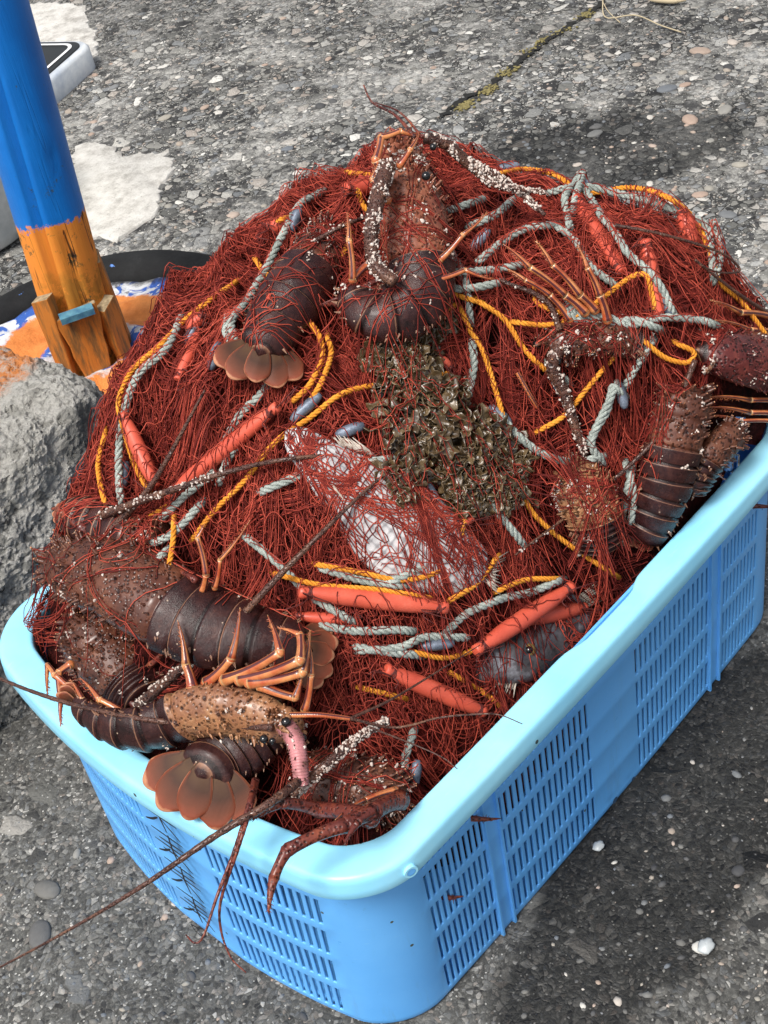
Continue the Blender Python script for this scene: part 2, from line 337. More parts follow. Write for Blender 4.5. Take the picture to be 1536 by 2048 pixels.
MGold = mk_carapace('ochre_carapace_side', (.17,.065,.028), (.33,.15,.07), (.50,.29,.15), .5, blotch=(.10,.035,.03))
def mk_abd():
    m = M('dark_plum_abdomen_shell', rough=.3, spec=.35, coat=.08)
    k = m.attr('k')
    c = m.ramp(m.noise(34, 9, .8).outputs[0], [(.32, (.008,.003,.003)), (.5, (.030,.009,.009)), (.75, (.085,.030,.022))])
    c = m.mix(m.ramp(m.math('ADD', k, m.math('MULTIPLY', m.math('SUBTRACT', m.noise(120, 3).outputs[0], .5), .5)), [(.55, 0.), (.85, .8)]), c, (.30,.15,.09))
    c = m.mix(m.ramp(m.math('MULTIPLY', k, -1.), [(.2, 0.), (.8, .85)]), c, (.006,.002,.002))
    sp = m.vor(210); c = m.mix(m.math('MULTIPLY', m.math('GREATER_THAN', m.sep(sp.outputs['Color'])[0], .93), m.math('LESS_THAN', sp.outputs['Distance'], .17)), c, (.40,.30,.22))
    st = m.n('ShaderNodeMapping'); st.inputs['Scale'].default_value = (60, 160, 60); m.L(m.c, st.inputs[0]); c = m.mix(m.ramp(m.noise(2, 5, .75, st.outputs[0]).outputs[0], [(.58, 0.), (.72, .45)]), c, (.16,.065,.045))
    m.base(c); m.rough(m.ramp(m.noise(60, 4).outputs[0], [(.3, .14), (.7, .42)])); m.bump(m.noise(90, 8, .8).outputs[0], .5, .002); return m
MAbd = mk_abd()
def mk_fan():
    m = M('brown_tail_fan_membrane', rough=.5, spec=.25); u, e = m.attr('u'), m.attr('w')
    rib = m.n('ShaderNodeMath', operation='SINE'); m.L(m.math('MULTIPLY', u, 210.), rib.inputs[0])
    c = m.ramp(m.math('ADD', e, m.math('MULTIPLY', m.math('SUBTRACT', m.noise(40, 4).outputs[0], .5), .25)), [(0, (.035,.016,.008)), (.3, (.085,.040,.017)), (.55, (.055,.02,.010)), (.80, (.15,.042,.020)), (.93, (.25,.058,.028)), (.975, (.55,.25,.14))])
    c = m.mix(m.math('MULTIPLY', m.math('ADD', rib.outputs[0], 1.), .16), c, (.02,.008,.005)); m.base(c); m.bump(m.math('ADD', rib.outputs[0], m.noise(90, 3).outputs[0]), .2, .0005); return m
MFan = mk_fan()
def mk_leg():
    m = M('orange_striped_leg_shell', rough=.3, spec=.55, coat=.3); wv, u = m.attr('w'), m.attr('u')
    s1 = m.n('ShaderNodeMath', operation='SINE'); m.L(m.math('MULTIPLY', wv, 18.8), s1.inputs[0])
    c = m.mix(m.ramp(s1.outputs[0], [(.35, 0.), (.6, 1.)]), m.ramp(m.noise(60, 4).outputs[0], [(.35, (.40,.07,.022)), (.65, (.62,.25,.085))]), (.085,.018,.02))
    c = m.mix(m.ramp(m.attr('k'), [(.7, 0.), (.95, .8)]), c, (.66,.42,.20)); m.base(c); m.bump(m.noise(120, 3).outputs[0], .3, .001); return m
MLeg = mk_leg()
MLegD = mk_carapace('dark_red_leg_shell', (.045,.010,.012), (.13,.028,.02), (.30,.08,.035), .4, 300)
MAnt = mk_carapace('brown_antenna_shell', (.03,.014,.013), (.085,.036,.026), (.20,.10,.06), .1, 500)
MCream = M('cream_underside_shell', (.5,.34,.17), .35, .5); MCream.base(MCream.ramp(MCream.noise(60, 5).outputs[0], [(.3, (.32,.15,.05)), (.55, (.55,.36,.16)), (.75, (.74,.58,.36))]))
MCrust = M('white_tubeworm_crust', (.72,.66,.58), .85); MCrust.base(MCrust.ramp(MCrust.noise(300, 3).outputs[0], [(.3, (.34,.24,.20)), (.6, (.68,.60,.54))]))
MSpine = M('pale_orange_spine_tip', (.52,.24,.12), .5)
MPink = M('pink_antenna_base', (.45,.16,.17), .5); MPink.base(MPink.ramp(MPink.noise(70, 5).outputs[0], [(.3, (.16,.06,.055)), (.6, (.50,.20,.21))]))
MEye = M('black_glossy_eye', (.006,.006,.007), .08, .7)

# ================================================================== GROUND
mb = MB(); n = 2; Lg = 60
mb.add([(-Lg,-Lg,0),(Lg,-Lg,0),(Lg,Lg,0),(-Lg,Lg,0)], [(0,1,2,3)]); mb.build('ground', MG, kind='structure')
def patch(name, pts, z, thick, m, jit=.006, step=.012, **kw):
    P = [G(x, y, z)[:2] for x, y in pts]; out = []
    for i in range(len(P)):
        a, b = P[i], P[(i+1) % len(P)]; k = max(1, int(np.linalg.norm(b-a)/step))
        for j in range(k): out.append(a+(b-a)*j/k + rng.normal(0, jit, 2))
    out = np.array(out); c = out.mean(0); N = len(out); mb = MB(); V = []; Fc = []
    rings = [(1.0, -.003), (.99, thick*.8), (.975, thick)]
    for s_, h in rings:
        for q in out:
            p = c+(q-c)*s_; V.append((p[0], p[1], z+h+0))
    for r_ in range(len(rings)-1):
        for i in range(N): Fc.append((r_*N+i, r_*N+(i+1) % N, (r_+1)*N+(i+1) % N, (r_+1)*N+i))
    o = (len(rings)-1)*N
    Fc.append(tuple(o+i for i in range(N)))
    mb.add(V, Fc); return mb.build(name, m, **kw)
patch('mortar_patch', [(138,318),(160,290),(215,285),(240,300),(250,312),(330,308),(352,330),(330,360),(318,385),(322,415),(300,440),(270,465),(235,482),(205,478),(185,480),(150,380)], 0, .005, MMort, kind='structure')
patch('mortar_patch', [(20,20),(60,8),(120,8),(170,14),(180,50),(192,80),(196,110),(150,150),(100,190),(40,120)], 0, .005, MMort, kind='structure')
# stones that stand a little proud of the worn surface
MSt = M('embedded_pebble_stone', rough=.75); kk = MSt.attr('k')
MSt.base(MSt.mix(.3, MSt.ramp(kk, [(0, (.035,.036,.04)), (.3, (.10,.10,.10)), (.5, (.16,.155,.14)), (.66, (.13,.145,.165)), (.8, (.30,.28,.24)), (.9, (.34,.25,.20)), (1, (.52,.51,.47))]), MSt.noise(120, 5, .8).outputs[0], 'OVERLAY')); MSt.bump(MSt.noise(140, 4).outputs[0], .3, .002)
mb = MB()
for i in range(15000):
    px, py = rng.uniform(-60, 1600), rng.uniform(-40, 2080)
    if py > 900 and rng.random() > .28: continue
    P = G(px, py)
    if abs(P[0]) < .36 and abs(P[1]) < .27: continue
    r = float(np.clip(rng.lognormal(math.log(.0033), .5), .0018, .013))*(1.0 if py < 900 else .62)
    el = rng.uniform(.55, 1)
    blob(mb, (P[0], P[1], -.0005), r, 0, rng.random(), IC1 if r > .006 else (ICO_V, ICO_F), .14, (1, el, .42))
for (x, y, r, k) in [(1400,103,.022,.88),(1380,240,.020,.9),(1334,178,.020,.64),(1190,268,.016,.55),(330,236,.016,.8),(410,215,.012,.88),(705,100,.013,.8),(740,60,.016,.75),(657,118,.010,.88),(1465,85,.014,.95),(1450,220,.018,.75),(1370,170,.012,.9),(1305,292,.008,.92),(1300,235,.009,.98),(1300,368,.009,.98),(228,175,.014,.7),(575,298,.013,.66),(1480,330,.014,.8),(1400,390,.014,.9),(870,60,.012,.64),(190,150,.010,.9),(530,130,.008,.9),(1155,330,.009,.95),(1455,430,.016,.6),(95,1780,.016,.4),(80,1870,.018,.3),(1405,1895,.010,1.)]:
    P = G(x, y); blob(mb, (P[0], P[1], .0005), r, 0, k, IC2, .06, (1, .68, .25))
mb.build('embedded_pebbles', MSt, kind='stuff', label='pale and dark pebbles set in the worn concrete')
# crack with moss
MCk = M('dark_crack_strip', (.012,.012,.011), .95)  # near-black strip along the line of the crack
MMoss = M('dry_yellow_moss', (.20,.17,.05), .95); MMoss.base(MMoss.ramp(MMoss.noise(150, 5, .8).outputs[0], [(.3, (.10,.085,.03)), (.6, (.32,.27,.11)), (.8, (.48,.42,.22))])); MMoss.bump(MMoss.noise(300, 4).outputs[0], 1., .004)
def ribbon(name, pts, wd, z, m, **kw):
    P = smooth([G(x, y, z) for x, y in pts], 90); T, _, _ = frames(P, (0,0,1)); mb = MB(); V = []; Fc = []
    for i, p in enumerate(P):
        s_ = np.array([-T[i][1], T[i][0], 0]); p = p+s_*rng.normal(0, .004); ww = wd*rng.uniform(.25, 1.2)*min(1, i/6+.1, (len(P)-1-i)/6+.1)
        V += [p-s_*ww, p+s_*ww]
    for i in range(len(P)-1): Fc.append((2*i, 2*i+1, 2*i+3, 2*i+2))
    mb.add(V, Fc); return mb.build(name, m, **kw)
ribbon('pavement_crack', [(1215,-10),(1185,22),(1130,55),(1060,105),(1015,140),(975,175),(930,195),(900,218),(870,243)], .008, .0042, MCk, kind='structure')
mb = MB()
for seg in [[(1140,55),(1095,75),(1055,105)],[(1030,135),(1000,150)],[(990,170),(970,185)],[(940,205),(915,220)],[(1180,25),(1165,35)]]:
    P = smooth([G(x, y, .003) for x, y in seg], 26)
    for p in P:
        for q in range(6 if rng.random() < .7 else 0): blob(mb, p+rng.normal(0, [.007,.007,.0005]), rng.uniform(.0015,.0042), 0, 0, jit=.35, squash=(1,1,.5))
mb.build('moss', MMoss, kind='stuff', label='dry yellow moss growing along the crack in the concrete')
MStraw = M('dry_straw', (.50,.42,.28), .8)
mb = MB(); tube(mb, smooth([G(1205,-5,.01), G(1212,35,.008), G(1270,30,.008), G(1320,50,.008), G(1362,64,.006)], 20), .0014, 5); tube(mb, smooth([G(1204,0,.01), G(1216,22,.008), G(1240,45,.006)], 8), .001, 5)
mb.build('straw_twig', MStraw, label='thin pale dry twig on the concrete beside the top of the mossy crack', cat='twig')
mb = MB(); tube(mb, smooth([G(1295,-2,.01), G(1340,2,.01), G(1372,0,.01)], 8), [.002,.005,.006,.006,.006,.006,.004,.002], 6)
mb.build('wood_chip', MStraw, label='short pale splinter of wood on the concrete at the very top edge', cat='wood chip')
MShell = M('pale_shell', (.42,.45,.46), .35, .5)
def shell(px, py, r, label):
    P = G(px, py, .004); mb = MB(); N = 14; V = []; Fc = []
    for j in range(7):
        t = j/6
        for i in range(N):
            a = 2*math.pi*i/N; rr = r*t*(1+.08*math.sin(5*a)+.06*math.sin(9*a+2)); V.append(P+np.array([rr*math.cos(a), rr*.75*math.sin(a), r*.45*(1-t*t)]))
    for j in range(6):
        for i in range(N): Fc.append((j*N+i, j*N+(i+1) % N, (j+1)*N+(i+1) % N, (j+1)*N+i))
    mb.add(V, Fc); o = mb.build('shell_fragment', MShell, label=label, cat='shell')
    s_ = o.modifiers.new('thick', 'SOLIDIFY'); s_.thickness = .0015
shell(490, 474, .017, 'translucent white shell fragment on the gravelly concrete behind the net')
shell(1197, 1693, .0060, 'small bluish white shell chip on the wet ground right of the basket')
shell(1412, 1893, .0085, 'white shell chip on the dry ground near the lower right corner')

# ================================================================== POLE, TYRE, BLOCK
PB = np.array([.158, .79, .125])                      # foot of the pole on the painted concrete
def mk_pole():
    m = M('blue_over_orange_painted_wood', rough=.5, spec=.4); X, Y, Z = m.sep()
    gr = m.n('ShaderNodeMapping'); gr.inputs['Scale'].default_value = (28, 28, 2.2); m.L(m.c, gr.inputs[0])
    g = m.noise(3, 7, .7, gr.outputs[0])
    wood = m.ramp(g.outputs[0], [(.3, (.28,.10,.012)), (.5, (.48,.18,.02)), (.7, (.58,.25,.035))])
    org = m.mix(.2, (.82,.27,.035), g.outputs['Color'], 'OVERLAY')
    om = m.ramp(m.noise(13, 6, .7).outputs[0], [(.45, 0.), (.49, .95)]); topo = m.ramp(m.math('ADD', Z, m.math('MULTIPLY', m.math('SUBTRACT', m.noise(24, 4).outputs[0], .5), .10)), [(.265, 0.), (.29, 1.)])
    c = m.mix(m.math('MAXIMUM', m.math('MULTIPLY', om, .7), m.math('MULTIPLY', topo, .85)), wood, org)
    gn = m.ramp(m.noise(26, 6, .8).outputs[0], [(.58, 0.), (.63, .85)]); c = m.mix(gn, c, (.07,.075,.03))
    edge = m.math('ADD', Z, m.math('ADD', m.math('MULTIPLY', m.math('SUBTRACT', m.noise(45, 6, .75).outputs[0], .5), .06), m.math('MULTIPLY', m.math('SUBTRACT', m.noise(7, 2).outputs[0], .5), .03)))
    blue = m.ramp(m.noise(9, 5).outputs[0], [(.3, (.003,.13,.48)), (.7, (.006,.19,.64))])
    ch = m.ramp(m.noise(26, 6, .8).outputs[0], [(.62, 0.), (.65, .8)]); blue = m.mix(ch, blue, (.05,.07,.06))
    bm = m.ramp(edge, [(.352, 0.), (.3535, 1.)]); c = m.mix(bm, c, blue)
    cr = m.n('ShaderNodeMapping'); cr.inputs['Scale'].default_value = (38, 38, 1.3); cr.inputs['Location'].default_value = (3, 7, 2); m.L(m.c, cr.inputs[0])
    ck = m.ramp(m.math('ABSOLUTE', m.math('SUBTRACT', m.noise(1, 2, .5, cr.outputs[0]).outputs[0], .5)), [(.003, 1.), (.007, 0.)])
    ck = m.math('MULTIPLY', ck, m.ramp(m.noise(6, 3).outputs[0], [(.52, 0.), (.60, 1.)]))
    ck = m.math('MULTIPLY', ck, m.math('SUBTRACT', 1., m.math('MULTIPLY', bm, .9))); c = m.mix(ck, c, (.006,.006,.007)); m.base(c); m.rough(m.ramp(bm, [(0, .85), (1, .42)]))
    m.bump(m.math('SUBTRACT', m.math('MULTIPLY', g.outputs[0], .6), m.math('MULTIPLY', ck, 2.)), .6, .003); return m
MPole = mk_pole()
pole = empty('wooden_pole', PB, label='thick wooden pole painted blue above and orange below, wedged into the painted tyre base', cat='pole')
mb = MB(); N = 40; zs = np.r_[np.linspace(-.05, .62, 40), np.linspace(.7, 3, 12)]; V = []; Fc = []
for z in zs:
    for i in range(N):
        a = 2*math.pi*i/N; rr = .047*(1+.035*math.cos(2*a+.6)+.018*math.cos(5*a+z*1.2)+.012*noise.noise(Vector((a*2, z*6, 1))))
        # a long drying split on the camera side
        for a0, dep, z0, z1 in ((3.75, .016, .10, .80), (4.35, .005, -.02, .22), (4.75, .004, .1, .34)):
            dlt = abs((a-a0-.05*math.sin(z*9)+math.pi) % (2*math.pi)-math.pi)
            if dlt < .06 and z0 < z < z1: rr -= dep
        V.append(PB+np.array([rr*math.cos(a)+.05*z, rr*math.sin(a)-.043*z, z]))
for j in range(len(zs)-1):
    for i in range(N): Fc.append((j*N+i, j*N+(i+1) % N, (j+1)*N+(i+1) % N, (j+1)*N+i))
mb.add(V, Fc); mb.build('shaft', MPole, pole)
MWed = M('orange_stained_wedge_wood', rough=.7)
gq = MWed.n('ShaderNodeMapping'); gq.inputs['Scale'].default_value = (30,30,4); MWed.L(MWed.c, gq.inputs[0])
MWed.base(MWed.ramp(MWed.noise(3, 7, .75, gq.outputs[0]).outputs[0], [(.28, (.05,.035,.02)), (.42, (.22,.10,.025)), (.56, (.52,.17,.02)), (.75, (.42,.17,.03))])); MWed.bump(MWed.noise(3, 5, .7, gq.outputs[0]).outputs[0], .5, .003)
MEnd = M('weathered_end_grain', rough=.85); MEnd.base(MEnd.ramp(MEnd.noise(150, 4).outputs[0], [(.3, (.15,.11,.06)), (.7, (.42,.33,.2))]))
MBp = M('teal_blue_paint', (.06,.22,.33), .5); MBp.base(MBp.ramp(MBp.noise(60, 4).outputs[0], [(.35, (.03,.12,.22)), (.65, (.12,.32,.40))]))
def wedge(ang, h, wd, th, z0=-.03, lean=.06, taper=.75, label=None):
    mb = MB(); a = R_(ang); out = np.array([math.cos(a), math.sin(a), 0]); side = np.array([-out[1], out[0], 0]); V = []; mi = []
    n = 8
    for i in range(n+1):
        t = i/n; z = z0+(h-z0)*t; ww = wd*(taper+(1-taper)*t)*.5; tk = th*(.45+.55*t)
        r0 = .046+.0015+(.012*(1-t))
        for (s_, o_) in ((-1,0),(1,0),(1,1),(-1,1)): V.append(PB+out*(r0+o_*tk)+side*s_*ww*(1+.05*math.sin(i*2.1))+np.array([0,0,z+ (.004*s_ if i == n else 0)]))
    Fc = [(i*4+j, i*4+(j+1) % 4, (i+1)*4+(j+1) % 4, (i+1)*4+j) for i in range(n) for j in range(4)]; mi = [0]*len(Fc)
    Fc += [(3,2,1,0), (n*4, n*4+1, n*4+2, n*4+3)]; mi += [0, 1]
    mb.add(V, Fc, mi); o = mb.build('wedge', [MWed, MEnd], pole, flat=True, label=label)
    b = o.modifiers.new('b', 'BEVEL'); b.width = .0015; b.segments = 2
wedge(203, .135, .030, .018); wedge(243, .105, .062, .010, taper=.55); wedge(288, .095, .032, .020); wedge(325, .15, .03, .012); 
mb = MB(); a = R_(243); o_ = np.array([math.cos(a), math.sin(a), 0]); s_ = np.array([-o_[1], o_[0], 0])
box(mb, PB+o_*.066+np.array([0,0,.106]), s_*.024, o_*.009, (0,0,.0045)); bo = mb.build('batten', MBp, pole, flat=True)
# tyre filled with painted concrete
TC = np.array([.165, .79, 0.])
MRub = M('weathered_black_rubber', (.012,.012,.013), .85, .25)
wc = MRub.ramp(MRub.noise(16, 7, .75).outputs[0], [(.3, (.006,.006,.007)), (.6, (.016,.017,.018)), (.8, (.045,.047,.05))])
wc = MRub.mix(MRub.ramp(MRub.noise(34, 3, .6).outputs[0], [(.69, 0.), (.71, 1.)]), wc, (.12,.25,.62)); MRub.base(wc); MRub.bump(MRub.noise(50, 6, .7).outputs[0], .4, .004)
base_e = empty('tyre_base', TC, label='old black tyre filled with orange, white and blue painted concrete around the pole', cat='tyre')
mb = MB(); prof = [(.205,.002),(.25,0),(.285,.02),(.300,.055),(.298,.085),(.285,.118),(.262,.134),(.240,.137),(.225,.132),(.212,.122),(.205,.105),(.204,.06)]
N = 96; V = []; Fc = []
for (r, z) in prof:
    for i in range(N):
        a = 2*math.pi*i/N; q = .0022*(1 if (i//2) % 2 else -1) if r > .292 else 0
        V.append(TC+np.array([(r+q)*math.cos(a), (r+q)*math.sin(a), z+.002*math.sin(3*a)]))
m_ = len(prof)
for j in range(m_):
    for i in range(N): Fc.append((j*N+i, j*N+(i+1) % N, ((j+1) % m_)*N+(i+1) % N, ((j+1) % m_)*N+i))
mb.add(V, Fc); mb.build('rubber_ring', MRub, base_e)
def mk_pc():
    m = M('painted_concrete_fill', rough=.75); X, Y, Z = m.sep()
    dx = m.math('SUBTRACT', X, float(PB[0])); dy = m.math('SUBTRACT', Y, float(PB[1])); r = m.math('SQRT', m.math('ADD', m.math('MULTIPLY', dx, dx), m.math('MULTIPLY', dy, dy)))
    r = m.math('ADD', r, m.math('MULTIPLY', m.math('SUBTRACT', m.noise(16, 6, .75).outputs[0], .5), .07))
    org = m.ramp(m.noise(30, 5, .7).outputs[0], [(.3, (.62,.17,.025)), (.6, (.84,.30,.07))])
    wb = m.mix(m.ramp(m.noise(22, 4, .6, dist=.8).outputs[0], [(.52, 0.), (.56, 1.)]), m.ramp(m.noise(60, 5).outputs[0], [(.35, (.50,.53,.60)), (.6, (.80,.81,.82))]), (.035,.13,.52))
    dk = m.ramp(m.noise(28, 5, .7).outputs[0], [(.60, 0.), (.64, 1.)]); wb = m.mix(m.math('MULTIPLY', dk, .75), wb, (.05,.05,.055))
    c = m.mix(m.math('MAXIMUM', m.ramp(r, [(.066, 1.), (.074, 0.)]), m.ramp(r, [(.160, 0.), (.166, 1.)])), org, wb); q = G(275, 690, .125); c = m.mix(m.blob(float(q[0]), float(q[1]), .05, .065, .4, .4, 20), c, wb)
    c = m.mix(m.ramp(r, [(.195, 0.), (.205, .85)]), c, (.02,.02,.022))
    m.base(c); m.bump(m.noise(45, 8, .8).outputs[0], .9, .008); return m
mb = MB(); V = [(TC[0], TC[1], .135)]; Fc = []; N = 72; nr = 22
for j in range(1, nr+1):
    r = .2035*j/nr
    for i in range(N):
        a = 2*math.pi*i/N; p = TC+np.array([r*math.cos(a), r*math.sin(a), 0]); d = math.hypot(p[0]-PB[0], p[1]-PB[1])
        z = .120+.012*noise.noise(Vector((p[0]*14, p[1]*14, 3)))+.006*noise.noise(Vector((p[0]*40, p[1]*40, 3))) + .012*math.exp(-((d-.075)/.02)**2) - (.02 if d < .058 else 0)
        V.append((p[0], p[1], z))
for i in range(N): Fc.append((0, 1+i, 1+(i+1) % N))
for j in range(nr-1):
    for i in range(N): Fc.append((1+j*N+i, 1+(j+1)*N+i, 1+(j+1)*N+(i+1) % N, 1+j*N+(i+1) % N))
mb.add(V, Fc); mb.build('concrete_fill', mk_pc(), base_e)
# boulder-like block of old concrete
mb = MB(); V0, F0 = subd(*subd(*subd(*IC4))); V = []
for v in V0:
    e = 4.6; s_ = (abs(v[0])**e+abs(v[1])**e+abs(v[2])**e)**(-1/e); p = v*s_
    P = np.array([-.225, .575, .10]) + p*np.array([.235, .155, .225])
    d = .020*noise.noise(Vector(P*7))+.012*noise.noise(Vector(P*17+np.array([5,0,0])))+.006*noise.noise(Vector(P*42))+.0035*noise.noise(Vector(P*95))+.0030*noise.noise(Vector(P*210))+.0016*noise.noise(Vector(P*420))-.010*max(0, noise.noise(Vector(P*30+np.array([9,3,1])))-.25)
    P = P+v*d; 
    if P[2] < .0: P[2] = -.002
    V.append(P)
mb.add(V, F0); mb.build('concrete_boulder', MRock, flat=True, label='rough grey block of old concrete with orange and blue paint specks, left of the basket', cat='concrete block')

# rounded plate lying behind the pole
def mk_pl():
    m = M('scuffed_white_plastic', rough=.45); c = m.ramp(m.noise(14, 6, .7).outputs[0], [(.3, (.36,.42,.52)), (.55, (.62,.66,.70)), (.75, (.80,.82,.83))]); m.base(c); return m
MPl = mk_pl(); MBlk = M('black_rubber_inlay', (.022,.025,.028), .6); MLn = M('white_painted_line', (.75,.76,.77), .6)
def rrect(w_, h_, r, n=10):
    out = []
    for cx, cy, a0 in ((w_/2-r,h_/2-r,0),(-w_/2+r,h_/2-r,90),(-w_/2+r,-h_/2+r,180),(w_/2-r,-h_/2+r,270)):
        for a in np.linspace(a0, a0+90, n): out.append((cx+r*math.cos(R_(a)), cy+r*math.sin(R_(a))))
    return np.array(out)
pe = empty('weight_plate', (.80, 2.18, 0), label='white plastic base plate with black top and white border line lying behind the blue pole', cat='base plate')
A = np.array([.905, 1.925]); Bc = np.array([1.075, 1.985]); 
tip = G(178, 88, .05)[:2]; p1 = G(85, 170, .05)[:2]; p2 = G(40, 95, .05)[:2]
ex = nz(p1-tip); ey = nz(np.array([-ex[1], ex[0]])); 
if np.dot(ey, p2-tip) < 0: ey = -ey
Wp, Hp = .46, .30; cen = tip+ex*Wp/2+ey*Hp/2-(ex+ey)*.012
def plate(mb, w_, h_, r, z0, z1, bev=.006, mi=0):
    n0 = len(rrect(w_, h_, r)); V = []; 
    for (sh, z) in ((0, z0), (0, z1-bev), (-bev, z1)):
        for q in rrect(w_+2*sh, h_+2*sh, max(r+sh, .004)): p = cen+ex*q[0]+ey*q[1]; V.append((p[0], p[1], z))
    Fc = [(j*n0+i, j*n0+(i+1) % n0, (j+1)*n0+(i+1) % n0, (j+1)*n0+i) for j in range(2) for i in range(n0)]; Fc.append(tuple(2*n0+i for i in range(n0)))
    mb.add(V, Fc, mi)
mb = MB(); plate(mb, Wp, Hp, .045, 0, .055, .008); mb.build('plate_body', MPl, pe)
mb = MB(); plate(mb, Wp-.035, Hp-.035, .034, .055, .0585, .001); mb.build('top_inlay', MBlk, pe)
mb = MB(); 
o1, i1 = rrect(Wp-.062, Hp-.062, .03), rrect(Wp-.078, Hp-.078, .024); V = [(*(cen+ex*q[0]+ey*q[1]), .0605) for q in np.vstack([o1, i1])]; n0 = len(o1)
mb.add(V, [(i, (i+1) % n0, n0+(i+1) % n0, n0+i) for i in range(n0)]); o = mb.build('border_line', MLn, pe)
# clip on the plate's edge
mb = MB(); cp = G(92, 160, .03); box(mb, (cp[0], cp[1], .032), (*(ex*.035), 0), (*(ey*.006), 0), (0,0,.024)); o = mb.build('edge_clip', MPl, pe, flat=True); b = o.modifiers.new('b', 'BEVEL'); b.width = .004; b.segments = 2
# light grey drum at the left edge
MDr = M('light_grey_drum_plastic', rough=.45); MDr.base(MDr.ramp(MDr.noise(9, 6, .7).outputs[0], [(.3, (.30,.33,.34)), (.6, (.52,.55,.56)), (.8, (.66,.68,.69))])); MDr.bump(MDr.noise(30, 4).outputs[0], .2, .004)
MGrn = M('green_painted_mark', (.035,.30,.15), .45)
dp = G(-72, 468, .0); de = empty('drum', (dp[0], dp[1], 0), label='light grey rounded drum with a green mark behind the pole at the left edge', cat='drum')
def lathe(mb, c, pr, N=48, mi=0, a0=0, a1=2*math.pi):
    full = abs(a1-a0-2*math.pi) < 1e-6; na = N if full else N+1; V = [np.array(c)+np.array([r*math.cos(a0+(a1-a0)*i/N), r*math.sin(a0+(a1-a0)*i/N), z]) for r, z in pr for i in range(na)]
    Fc = [(j*na+i, j*na+(i+1) % na, (j+1)*na+(i+1) % na, (j+1)*na+i) for j in range(len(pr)-1) for i in range(N)]; mb.add(V, Fc, mi)
mb = MB(); DR = .155; lathe(mb, (dp[0], dp[1], 0), [(0,0),(DR*.84,0),(DR*.95,.012),(DR,.035),(DR,.16),(DR*.93,.215),(DR*.75,.245),(0,.255)]); mb.build('drum_body', MDr, de)
mb = MB(); lathe(mb, (dp[0], dp[1], 0), [(DR+.0015,.075),(DR+.002,.16),(DR*.94+.002,.21)], 30, 0, R_(-75), R_(5)); mb.build('green_mark', MGrn, de)

# ================================================================== BASKET
BL, BW, BH, TL, TW, R1, R2 = .70, .52629, .28379, .0316, .0659, .0543, .0511
RA, RB, RC, BUL, BUS, RW = .19451, .288, .037, -.006, .036, .0295
basket = empty('plastic_basket', (0,0,0), label='light blue slotted plastic fishing basket heaped with lobsters and red net', cat='basket')
# perimeter tokens: ('x',sx? ...)
def dims(z, out=0.):
    t = z/BH; l = BL-TL+(TL-.05)*t; w_ = BW-TW+(TW-.05)*t; r = R2+(R1-.012-R2)*t
    return l+2*out, w_+2*out, r+out
def ploc(tok, l, w_, r, bulge=True):
    k, a = tok
    hx, hy = l/2-r, w_/2-r
    if k == 'F': x, y = a*hx, -w_/2
    elif k == 'K': x, y = -a*hx, w_/2
    elif k == 'E': x, y = -l/2, -a*hy
    elif k == 'O': x, y = l/2, a*hy
    else:
        cx, cy = {0:(hx,-hy), 1:(hx,hy), 2:(-hx,hy), 3:(-hx,-hy)}[k]; an = R_(-90+90*k+a*90); x, y = cx+r*math.cos(an), cy+r*math.sin(an)
    if bulge:
        x, y = x+math.copysign(BUS*(1-(2*y/w_)**2)*abs(2*x/l), x), y+math.copysign(BUL*(1-(2*x/l)**2)*abs(2*y/w_), y)
    return x, y
def slot_breaks(panels, half):
    br = [-1.]; flag = []
    for a, b, n in panels:
        a, b = a/half, b/half; pitch = (b-a)/n; gap = pitch*.5
        for i in range(n):
            x0 = a+pitch*i+gap*.5; br.append(x0); flag.append(0); br.append(x0+pitch-gap); flag.append(1)
    br.append(1.); flag.append(0)
    return br, flag
hxm = (BL-TL)/2-R2
fb, ff = slot_breaks([(-RB, -RA-.010, 11), (-RA+.010, -RC-.002, 16), (RC+.002, RA-.010, 16), (RA+.010, RB, 11)], .296)
eb, ef = slot_breaks([(-.172, -.045, 15), (.045, .172, 15)], .183)
toks = []; flags = []
for side, br, fl in (('F', fb, ff), (0, None, None), ('O', eb, ef), (1, None, None), ('K', fb, ff), (2, None, None), ('E', eb, ef), (3, None, None)):
    if br is None:
        for i in range(1, 10): toks.append((side, i/10)); flags.append(0)
        flags[-1] = 0
    else:
        # refine long blank stretches for smooth bulges
        for i, x in enumerate(br):
            toks.append((side, x)); flags.append(fl[i] if i < len(fl) else 0)
zl = [0, .006]; zf = [0]
z = .012; rows = []
for i in range(5):
    zl += [z, z+.038]; z += .0485
zl += [.252, BH-.004]; zs = sorted(zl); rowset = {round(.012+.0485*i, 5) for i in range(5)}
def center_out(tok, z):
    if tok[0] in ('F', 'K'):
        s_ = abs(tok[1])*.296; return .007*max(0, 1-(s_/.041)**6)*(.55+.45*(1-z/BH)) if s_ < .041 else 0
    if tok[0] in ('E', 'O'):
        s_ = abs(tok[1])*.183; return .005*max(0, 1-(s_/.040)**6) if s_ < .04 else 0
    return 0
mb = MB(); V = []; Fc = []; nT = len(toks)
for z in zs:
    for tk in toks:
        o = center_out(tk, z); l, w_, r = dims(z); x, y = ploc(tk, l, w_, r)
        if tk[0] == 'F': y -= o
        elif tk[0] == 'K': y += o
        elif tk[0] == 'E': x -= o
        elif tk[0] == 'O': x += o
        if z == 0: x *= .992; y *= .992
        V.append((x, y, z))
for j in range(len(zs)-1):
    isrow = round(zs[j], 5) in rowset
    for i in range(nT):
        if isrow and flags[i]: continue
        Fc.append((j*nT+i, j*nT+(i+1) % nT, (j+1)*nT+(i+1) % nT, (j+1)*nT+i))
mb.add(V, Fc); wo = mb.build('wall', MBk, basket)
